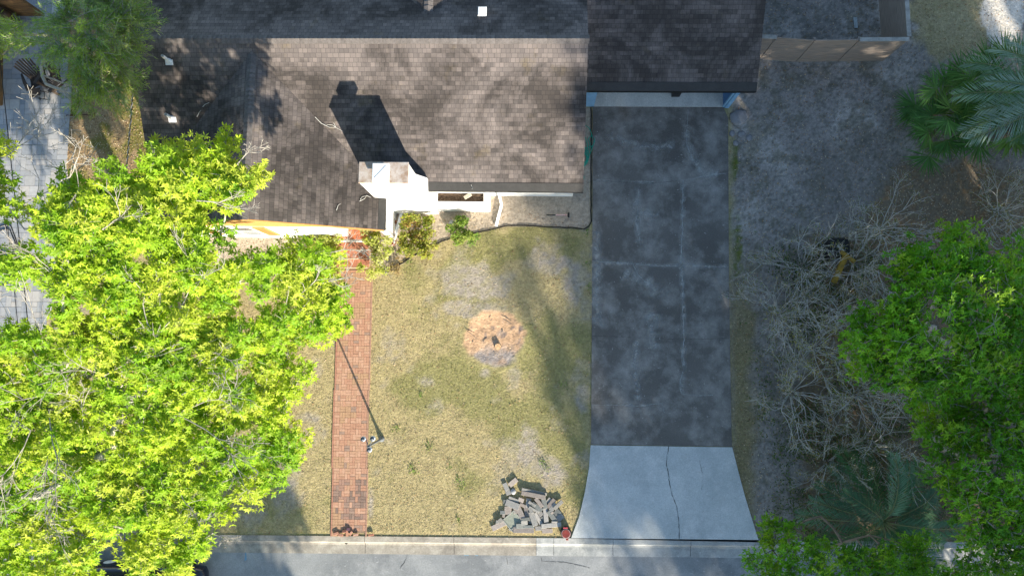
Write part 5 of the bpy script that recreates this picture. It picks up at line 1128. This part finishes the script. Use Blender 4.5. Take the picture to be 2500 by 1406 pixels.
# feathery conifer, upper left
FE = [(60, 55), (130, 30), (180, -60), (330, -60), (345, 0), (356, 30), (330, 75), (318, 120), (322, 170), (300, 225), (268, 262), (240, 236), (205, 250), (185, 236), (190, 205), (188, 170), (162, 138), (115, 126), (60, 112), (30, 118), (0, 150), (-60, 160), (-60, 60), (30, 60)]
def feather(poly, holes, h, step, seed, label, base, group, n_per=150):
    pads = pads_in(poly, holes, h, step, seed, .5, .9); base = Vector(base); root = empty('feathery_tree', base, 0, label, 'tree', group)
    tb, nodes, rd = skeleton(base, (base.x, base.y, 3.5), pads, r0=.010, seed=seed, maxr=.18); r = np.random.RandomState(seed); cen = pads.mean(0)
    k = len(pads); S_ = 8; per = 40; out = unit((pads - cen) * np.array([1, 1, .3]) + r.normal(0, .5, (k, 3)))
    C = []; D = []; sd_ = unit(np.repeat(out, S_, 0) + r.normal(0, .55, (k * S_, 3))); sl = r.uniform(.35, .8, (k * S_, 1)); st = np.repeat(pads, S_, 0)
    for a, d, l in zip(st, sd_, sl): tb.add(a, a + d * l, .009, .004)
    t = r.rand(k * S_, per, 1); C = (st[:, None] + sd_[:, None] * sl[:, None] * t).reshape(-1, 3) + r.normal(0, .03, (k * S_ * per, 3))
    D = (sd_[:, None] * .8 + r.normal(0, .65, (k * S_, per, 3))).reshape(-1, 3); n = len(C)
    pal = np.array([(0.29, 0.44, 0.07), (0.20, 0.34, 0.07), (0.38, 0.50, 0.07), (0.20, 0.33, 0.16), (0.46, 0.50, 0.18)]); c = np.repeat(pal[r.randint(0, 5, k)], S_ * per, 0) * .6 + pal[r.randint(0, 5, n)] * .4
    tb.build('trunk', M_bark, root, tuple(base), 5).location = (0, 0, 0)
    o = leafmesh('crown', C, D, r.normal(0, 1, (n, 3)), r.uniform(.08, .20, n), r.uniform(.010, .022, n), c * r.uniform(.7, 1.2, (n, 1)), M_needle, root, tuple(base)); o.location = (0, 0, 0)
feather(FE, [[(60, 55), (108, 42), (128, 75), (90, 95), (55, 80)], [(88, 130), (104, 128), (112, 165), (92, 175)]], lambda x, y: 7.2 - 2.2 * min(1, math.hypot((x - 200) / 190, (y - 70) / 200)) ** 2, 20, 31, 'feathery grey green conifer between the patio and the house roof', at(290, 190), None)

# right hand green trees
GREEN = [(0.12, 0.33, 0.015), (0.16, 0.40, 0.02), (0.085, 0.26, 0.015), (0.20, 0.43, 0.025), (0.30, 0.48, 0.03)]
def dome(cx, cy, rx, ry, top, drop): return lambda x, y: top - drop * min(1.3, math.hypot((x - cx) / rx, (y - cy) / ry)) ** 2
T1 = [(2192, 608), (2240, 590), (2308, 600), (2312, 562), (2350, 545), (2385, 552), (2412, 600), (2400, 640), (2440, 600), (2520, 580), (2640, 640), (2640, 940), (2500, 985), (2400, 960), (2350, 1010), (2290, 980), (2240, 960), (2180, 945), (2120, 925), (2072, 905), (2062, 830), (2072, 790), (2120, 750), (2190, 730), (2240, 720), (2200, 690), (2185, 660)]
T1H = [[(2240, 725), (2290, 740), (2330, 780), (2310, 830), (2360, 880), (2330, 905), (2270, 830), (2250, 770)], [(2390, 690), (2430, 700), (2440, 780), (2410, 790)], [(2420, 600), (2460, 600), (2450, 640), (2415, 640)]]
tree('green_tree', 'broad mid green tree on the right, north of the one by the leaf litter', 'green trees along the right edge', at(2280, 800), tuple(at(2250, 810, 4.2)), pads_in(T1, T1H, dome(2330, 780, 330, 260, 8.6, 2.8), 26, 41, .5, .95), 36, .42, 6, .12, .045, GREEN, M_leafdark, 41, r0=.010, maxr=.2)
T2 = [(2230, 985), (2300, 965), (2380, 985), (2500, 960), (2640, 980), (2640, 1440), (2290, 1440), (2310, 1380), (2370, 1330), (2330, 1270), (2330, 1210), (2262, 1190), (2258, 1150), (2300, 1120), (2270, 1080), (2232, 1040)]
T2H = [[(2290, 965), (2330, 975), (2330, 1030), (2290, 1020)], [(2300, 1090), (2345, 1100), (2340, 1140), (2300, 1135)], [(2345, 1010), (2385, 1020), (2375, 1050), (2345, 1040)], [(2410, 1110), (2450, 1110), (2440, 1150), (2410, 1150)], [(2330, 1200), (2360, 1190), (2370, 1225), (2335, 1235)], [(2350, 1270), (2390, 1265), (2390, 1290), (2350, 1300)], [(2390, 1350), (2425, 1355), (2430, 1420), (2400, 1420)]]
tree('green_tree', 'loose green tree at the right edge with leaf litter showing through', 'green trees along the right edge', at(2300, 1100), tuple(at(2290, 1080, 4.2)), pads_in(T2, T2H, dome(2450, 1180, 300, 300, 8.0, 2.6), 26, 42, .5, .9), 34, .40, 6, .12, .045, GREEN, M_leafdark, 42, r0=.010, maxr=.2)
T3 = [(1862, 1278), (1905, 1270), (1950, 1290), (1985, 1300), (2020, 1320), (2060, 1350), (2110, 1345), (2150, 1360), (2205, 1310), (2250, 1305), (2300, 1330), (2290, 1380), (2270, 1450), (1820, 1450), (1822, 1370), (1850, 1330)]
T3H = [[(1950, 1345), (1975, 1350), (1985, 1410), (1945, 1410)], [(2040, 1370), (2070, 1380), (2070, 1440), (2040, 1440)], [(2155, 1370), (2180, 1375), (2170, 1400), (2150, 1395)]]
tree('green_tree', 'low bright green tree at the lower right over kerb and palm', 'green trees along the right edge', at(2020, 1330), tuple(at(2020, 1340, 2.2)), pads_in(T3, T3H, dome(2050, 1420, 260, 160, 5.4, 1.5), 25, 43, .5, .95), 34, .34, 6, .11, .042, GREEN[1:], M_leafdark, 43, r0=.006, maxr=.05, barkm=M_barkbrown)

# bushes
def bush(poly, holes, h, step, seed, label, pal, L=.06, W=.034, per=56, rad=.20, twig=8, name='shrub', group=None, grey=0, base=None):
    pads = pads_in(poly, holes, lambda x, y: h, step, seed, .5, .95); pads[:, 2] = np.maximum(.12, h * np.random.RandomState(seed).uniform(.45, 1.0, len(pads)))
    c = pads.mean(0); base = Vector((c[0], c[1], 0)); root = empty(name, base, 0, label, 'shrub', group); tb = Tubes(); rr = np.random.RandomState(seed)
    for p in pads: a = np.array([c[0] * .7 + p[0] * .3, c[1] * .7 + p[1] * .3, 0.0]); m_ = (a + p) / 2 + rr.normal(0, .05, 3); tb.add(a, m_, .014, .010); tb.add(m_, p, .010, .004)
    for i in range(grey): a = pads[rr.randint(len(pads))]; bare(tb, a, (rr.normal(), rr.normal(), .4), .3, .009, 2, rr, .5)
    tb.build('stems', M_bark, root, tuple(base), 4).location = (0, 0, 0)
    C, D, N, LL, WW, col = rosettes(pads, per, rad, 5, L, W, np.array(pal), seed, flat=.7, padvar=.5); o = leafmesh('foliage', C, D, N, LL, WW, col, M_leaf, root, tuple(base)); o.location = (0, 0, 0)
VAR = [(0.50, 0.52, 0.14), (0.42, 0.46, 0.08), (0.56, 0.55, 0.26), (0.30, 0.36, 0.05), (0.38, 0.42, 0.10)]
OLV = [(0.36, 0.38, 0.05), (0.27, 0.31, 0.045), (0.44, 0.44, 0.12), (0.16, 0.22, 0.03), (0.26, 0.13, 0.06)]
DKG = [(0.10, 0.20, 0.03), (0.20, 0.30, 0.05), (0.36, 0.40, 0.10), (0.14, 0.24, 0.04)]
bush([(752, 566), (822, 562), (826, 600), (824, 676), (790, 690), (745, 690), (740, 610)], [], 1.0, 15, 51, 'variegated yellow green shrub left of the porch steps with dead grey twigs', VAR, grey=14)
bush([(884, 562), (940, 566), (950, 590), (948, 650), (930, 682), (905, 680), (880, 655), (905, 640), (900, 600)], [[(898, 610), (912, 606), (918, 660), (908, 662)]], 1.0, 14, 52, 'variegated yellow green shrub right of the porch steps with a bare woody middle', VAR, grey=5)
bush([(985, 518), (1030, 516), (1062, 545), (1066, 590), (1050, 618), (1020, 628), (975, 620), (962, 590), (975, 560)], [], .85, 15, 53, 'large olive and yellow shrub between the two downspout ends, below the chimney', OLV)
bush([(1105, 548), (1118, 526), (1140, 535), (1150, 560), (1168, 572), (1150, 592), (1120, 600), (1098, 592), (1095, 570)], [], .6, 14, 54, 'small dark green shrub with pale tips overlapping the black edging', DKG, per=46)
bush([(946, 500), (958, 500), (962, 600), (948, 600)], [], .45, 12, 55, 'low reddish brown plant squeezed between the white wall and downspout', [(0.28, 0.10, 0.05), (0.22, 0.14, 0.05), (0.36, 0.10, 0.07)], per=14, rad=.14)
bush([(950, 640), (985, 625), (990, 650), (965, 668), (945, 665)], [], .18, 13, 56, 'dry brown low plant at the lower left end of the bed', [(0.34, 0.24, 0.13), (0.28, 0.2, 0.1), (0.36, 0.3, 0.14)], per=14, rad=.14)

# bare twiggy shrubs on the right
def bare_shrub(px, py, R_, h, seed, label, n=16, yellow=False, dens=3):
    base = at(px, py); root = empty('bare_shrub', base, 0, label, 'shrub', 'bare twiggy shrubs beside the driveway'); tb = Tubes(); rr = np.random.RandomState(seed)
    for i in range(n):
        a = 2 * math.pi * (i + rr.rand()) / n; el = rr.uniform(.35, 1.2); d = (math.cos(a) * math.cos(el), math.sin(a) * math.cos(el), math.sin(el)); bare(tb, base + Vector((d[0] * .15, d[1] * .15, .02)), d, R_ * rr.uniform(.38, .6), .020, dens, rr, .42, .12, 3, (2, 2))
    tb.build('branches', M_twig, root, tuple(base), 3).location = (0, 0, 0)
    B_ = np.array(tb.b); k = rr.choice(len(B_), min(len(B_), int(len(B_) * (1.2 if not yellow else 1.8))), replace=True); C = B_[k]; C = C[C[:, 2] < h * .75 + rr.rand(len(C)) * .5]; n_ = len(C)
    pal = np.array([(0.07, 0.10, 0.035), (0.10, 0.13, 0.05), (0.15, 0.14, 0.05), (0.20, 0.15, 0.05)] if not yellow else [(0.30, 0.29, 0.05), (0.22, 0.24, 0.06), (0.14, 0.16, 0.05), (0.33, 0.26, 0.07)])
    o = leafmesh('leaves', C + rr.normal(0, .06, (n_, 3)), rr.normal(0, 1, (n_, 3)), rr.normal(0, .6, (n_, 3)) + [0, 0, 1], rr.uniform(.04, .09, n_), .03, pal[rr.randint(0, 4, n_)] * rr.uniform(1.0, 2.2, (n_, 1)), M_leafdark, root, tuple(base)); o.location = (0, 0, 0)
for i, (px, py, R_, h, y, lab) in enumerate([
        (1960, 655, 2.3, 2.2, False, 'bare grey shrub nearest the driveway, left of the yellow machine'), (2085, 640, 2.2, 2.4, False, 'bare grey shrub standing around the yellow machine'),
        (2150, 560, 1.6, 1.8, False, 'thin bare shrub above the yellow machine'), (1900, 770, 1.9, 1.8, False, 'low pale twiggy shrub spreading towards the driveway'),
        (1985, 850, 2.0, 2.2, True, 'twiggy shrub with yellowish leaves beside the driveway'), (1930, 960, 2.1, 2.0, False, 'bare grey shrub halfway down the driveway, below the yellowish one'),
        (2090, 960, 1.9, 2.3, False, 'bare shrub tucked under the edge of the broad green tree'), (2120, 1090, 2.1, 3.0, False, 'pale leafless shrub rising above the lower palm'),
        (2020, 1130, 1.7, 2.3, False, 'leafless shrub left of the pale one above the lower palm'), (2440, 520, 1.8, 2.4, False, 'thin bare shrub below the large palm at the right edge'), (2060, 745, 1.6, 2.0, False, 'bare shrub directly below the yellow machine')]):
    bare_shrub(px, py, R_, h, 60 + i, lab, 15 if i != 2 else 10, y)

# palms
def feather_palm(px, py, h, L, n, seed, label, az0=0, az1=360, pal=((0.14, 0.20, 0.13), (0.11, 0.18, 0.09), (0.18, 0.24, 0.17))):
    base = at(px, py); root = empty('palm', base, 0, label, 'palm', 'palms on the right'); rr = np.random.RandomState(seed)
    b = MB(); zz = [0, h * .3, h * .6, h * .9]; b.lathe([(.26, 0), (.22, h * .4), (.24, h * .85), (.16, h)], 14); b.build('trunk', M_barkbrown, root)
    for i in range(n):
        a = math.radians(az0 + (az1 - az0) * (i + rr.uniform(-.3, .3)) / n); el = math.radians(rr.uniform(8, 72)); l = L * rr.uniform(.8, 1.1) * (.75 + .25 * math.cos(el)); m = 22
        p = np.array([0, 0, h]); pts = [p]; e = el
        for k in range(m): d = np.array([math.cos(a) * math.cos(e), math.sin(a) * math.cos(e), math.sin(e)]); p = p + d * l / m; pts.append(p); e -= math.radians(rr.uniform(3.2, 4.6)); a += rr.uniform(-.012, .02)
        pts = np.array(pts); b = MB(); b.tube([tuple(q) for q in pts], [.022 * (1 - .85 * k / m) + .002 for k in range(m + 1)], 5, col=(0.25, 0.28, 0.13))
        # leaflets
        C = []; D = []; LL = []; 
        for s in (-1, 1):
            for k in range(62):
                t = .16 + .84 * k / 62; f = t * m; i0 = min(int(f), m - 1); q = pts[i0] + (pts[i0 + 1] - pts[i0]) * (f - i0); tg = unit(pts[i0 + 1] - pts[i0]); sd2 = unit(np.cross(tg, [0, 0, 1])) * s
                D.append(tg * (.55 + .5 * t) + sd2 * .8 + np.array([0, 0, .28 - .5 * t * rr.rand()]) + rr.normal(0, .10, 3)); C.append(q); LL.append(.55 * l / 2.6 * math.sin(math.pi * (.12 + .80 * t)) ** .7 * rr.uniform(.85, 1.1))
        C = np.array(C); D = np.array(D); LL = np.array(LL); nn = len(C); c = np.array(pal[rr.randint(len(pal))]) * rr.uniform(.7, 1.15)
        fr = leafmesh('frond', C, D, np.tile([0, 0, 1.], (nn, 1)), LL, .026, np.tile(c, (nn, 1)) * rr.uniform(.85, 1.15, (nn, 1)), M_palm, root); fr.location = (0, 0, 0)
        b.build('rachis', M_palm, fr)
feather_palm(2445, 325, 2.8, 3.4, 34, 71, 'large blue green feather palm at the right edge', pal=((0.22, 0.33, 0.21), (0.16, 0.28, 0.13), (0.31, 0.41, 0.31)))
feather_palm(2108, 1250, 1.3, 3.1, 26, 72, 'dark green feather palm below the bare shrubs at the lower right', pal=((0.11, 0.23, 0.12), (0.09, 0.20, 0.07), (0.17, 0.30, 0.18)))
def fan_palm(px, py, h, n, seed, label, Lf=.95, az=(0, 360)):
    base = at(px, py); root = empty('palmetto', base, 0, label, 'palm', 'palmetto clumps beside the large palm'); rr = np.random.RandomState(seed)
    b = MB(); b.lathe([(.16, 0), (.14, h * .8), (.08, h)], 10); b.build('trunk', M_barkbrown, root)
    for i in range(n):
        a = math.radians(az[0] + (az[1] - az[0]) * (i + rr.rand()) / n); e = math.radians(rr.uniform(5, 60)); l = rr.uniform(.5, 1.1); d = np.array([math.cos(a) * math.cos(e), math.sin(a) * math.cos(e), math.sin(e)]); q = np.array([0, 0, h]) + d * l
        m = 34; w = np.radians(np.linspace(-95, 95, m)); u = unit(d * np.array([1, 1, .4])); v = unit(np.cross(u, [0, 0, 1])); D = u[None] * np.cos(w)[:, None] + v[None] * np.sin(w)[:, None] + np.array([0, 0, -.05]) + rr.normal(0, .07, (m, 3)); D[:, 2] -= .25 * np.abs(np.sin(w)) 
        c = np.array([(0.08, 0.19, 0.04), (0.11, 0.24, 0.05), (0.15, 0.26, 0.05)][rr.randint(3)]); fr = leafmesh('frond', np.tile(q, (m, 1)), D, np.tile(unit(np.cross(v, u)), (m, 1)) + rr.normal(0, .2, (m, 3)), Lf * rr.uniform(.75, 1.05, m), .05, c * rr.uniform(.7, 1.3, (m, 1)), M_palm, root); fr.location = (0, 0, 0)
        b = MB(); b.tube([(0, 0, h * .9), tuple(q)], [.014, .009], 5); b.c = [(0.20, 0.24, 0.08)] * len(b.v); b.build('stalk', M_palm, fr)
for k, (px, py, h, lab) in enumerate([(2330, 250, 1.0, 'dark green palmetto clump above and left of the large palm'), (2395, 215, 1.1, 'dark palmetto clump highest on the right side of the photo'), (2265, 285, .7, 'palmetto clump furthest left, over the grey dirt'), (2255, 335, .6, 'low yellowish palmetto below the leftmost one'), (2370, 330, 1.2, 'palmetto mingling with the large palm fronds')]):
    fan_palm(px, py, h, 11, 80 + k, lab)

# understorey on the right
def understorey():
    x, y = scatter(60000, 6.5, 19.5, KERB_Y + .1, 6.5); px, py = topx(x, y, np.zeros(len(x))); f = fbm(x, y, .9, 4, 90)
    d = sstep(.40, .6, f) * sstep(1850, 1960, px + (f - .5) * 200) * sstep(560, 700, py + (f - .5) * 150); k = R.rand(len(x)) < d * .8; x = x[k]; y = y[k]; n = len(x); C = np.stack([x, y, R.uniform(.02, .5, n) * (f[k] + .2)], -1)
    D = R.normal(0, 1, (n, 3)); D[:, 2] = abs(D[:, 2]) * .6; pal = np.array([(0.07, 0.12, 0.035), (0.10, 0.15, 0.04), (0.16, 0.16, 0.06), (0.06, 0.09, 0.035)])
    tag(leafmesh('ground_cover', C, D, R.normal(0, .5, (n, 3)) + [0, 0, 1], R.uniform(.07, .15, n), R.uniform(.03, .05, n), pal[R.randint(0, 4, n)] * R.uniform(.6, 1.3, (n, 1)), M_leafdark), 'dark green undergrowth beneath the bare shrubs and trees', 'undergrowth', kind='stuff')
understorey()

# trees and hedge on the far side of the street (they throw the long shade over driveway and right yard)
def shade_tree(x, y, zc, rx, rz, n, seed, label, leafL=.24, trunk=.16, off=0.0, dens=1.0):
    rr = np.random.RandomState(seed); pads = rr.normal(0, 1, (n, 3)); pads /= np.linalg.norm(pads, axis=1, keepdims=True); pads *= (rr.rand(n, 1) ** .4); pads = pads * [rx, rx, rz] + [x, y, zc]
    base = (x + off, y, 0); tree('street_tree', label, 'trees across the street', base, (x, y, max(1.2, zc - rz * .75)), pads, int(26 * dens), max(.6, rx * .24), 7, leafL, .11, [(0.08, 0.14, 0.03), (0.06, 0.11, 0.025), (0.10, 0.16, 0.03)], M_leafdark, seed, r0=.02, maxr=trunk, barkm=M_barkbrown)
for k, (x, y, zc, rx, rz, n, lab, dens, off) in enumerate([
        (13.6, -17, 4.8, 2.7, 4.0, 130, 'round dark tree opposite the driveway', 1.0, 0), (17.0, -17.5, 9.0, 4.0, 7.6, 210, 'tall dense tree opposite the garage side', 1.2, 0), (22.8, -17, 9.8, 4.2, 8.4, 230, 'tall dense tree opposite the bare shrubs', 1.2, 0),
        (29.4, -18, 9.8, 4.6, 8.4, 230, 'tall tree furthest right across the street', 1.2, 0), (24.3, -45, 16.2, 4.1, 4.6, 150, 'high crowned tree far behind the street row', .8, 3),
        (-.6, -30, 8.8, 2.6, 1.5, 50, 'medium tree set back opposite the lime tree', .8, 0),
        (21.5, -28, 16.5, 4.0, 3.6, 110, 'very tall tree behind the dense row', 1.0, 0), (15.0, -20.5, 8.4, 2.5, 5.2, 80, 'narrow tree between the round one and the tall one', .7, 0)]):
    shade_tree(x, y, zc, rx, rz, n, 100 + k, lab, dens=dens, off=off)
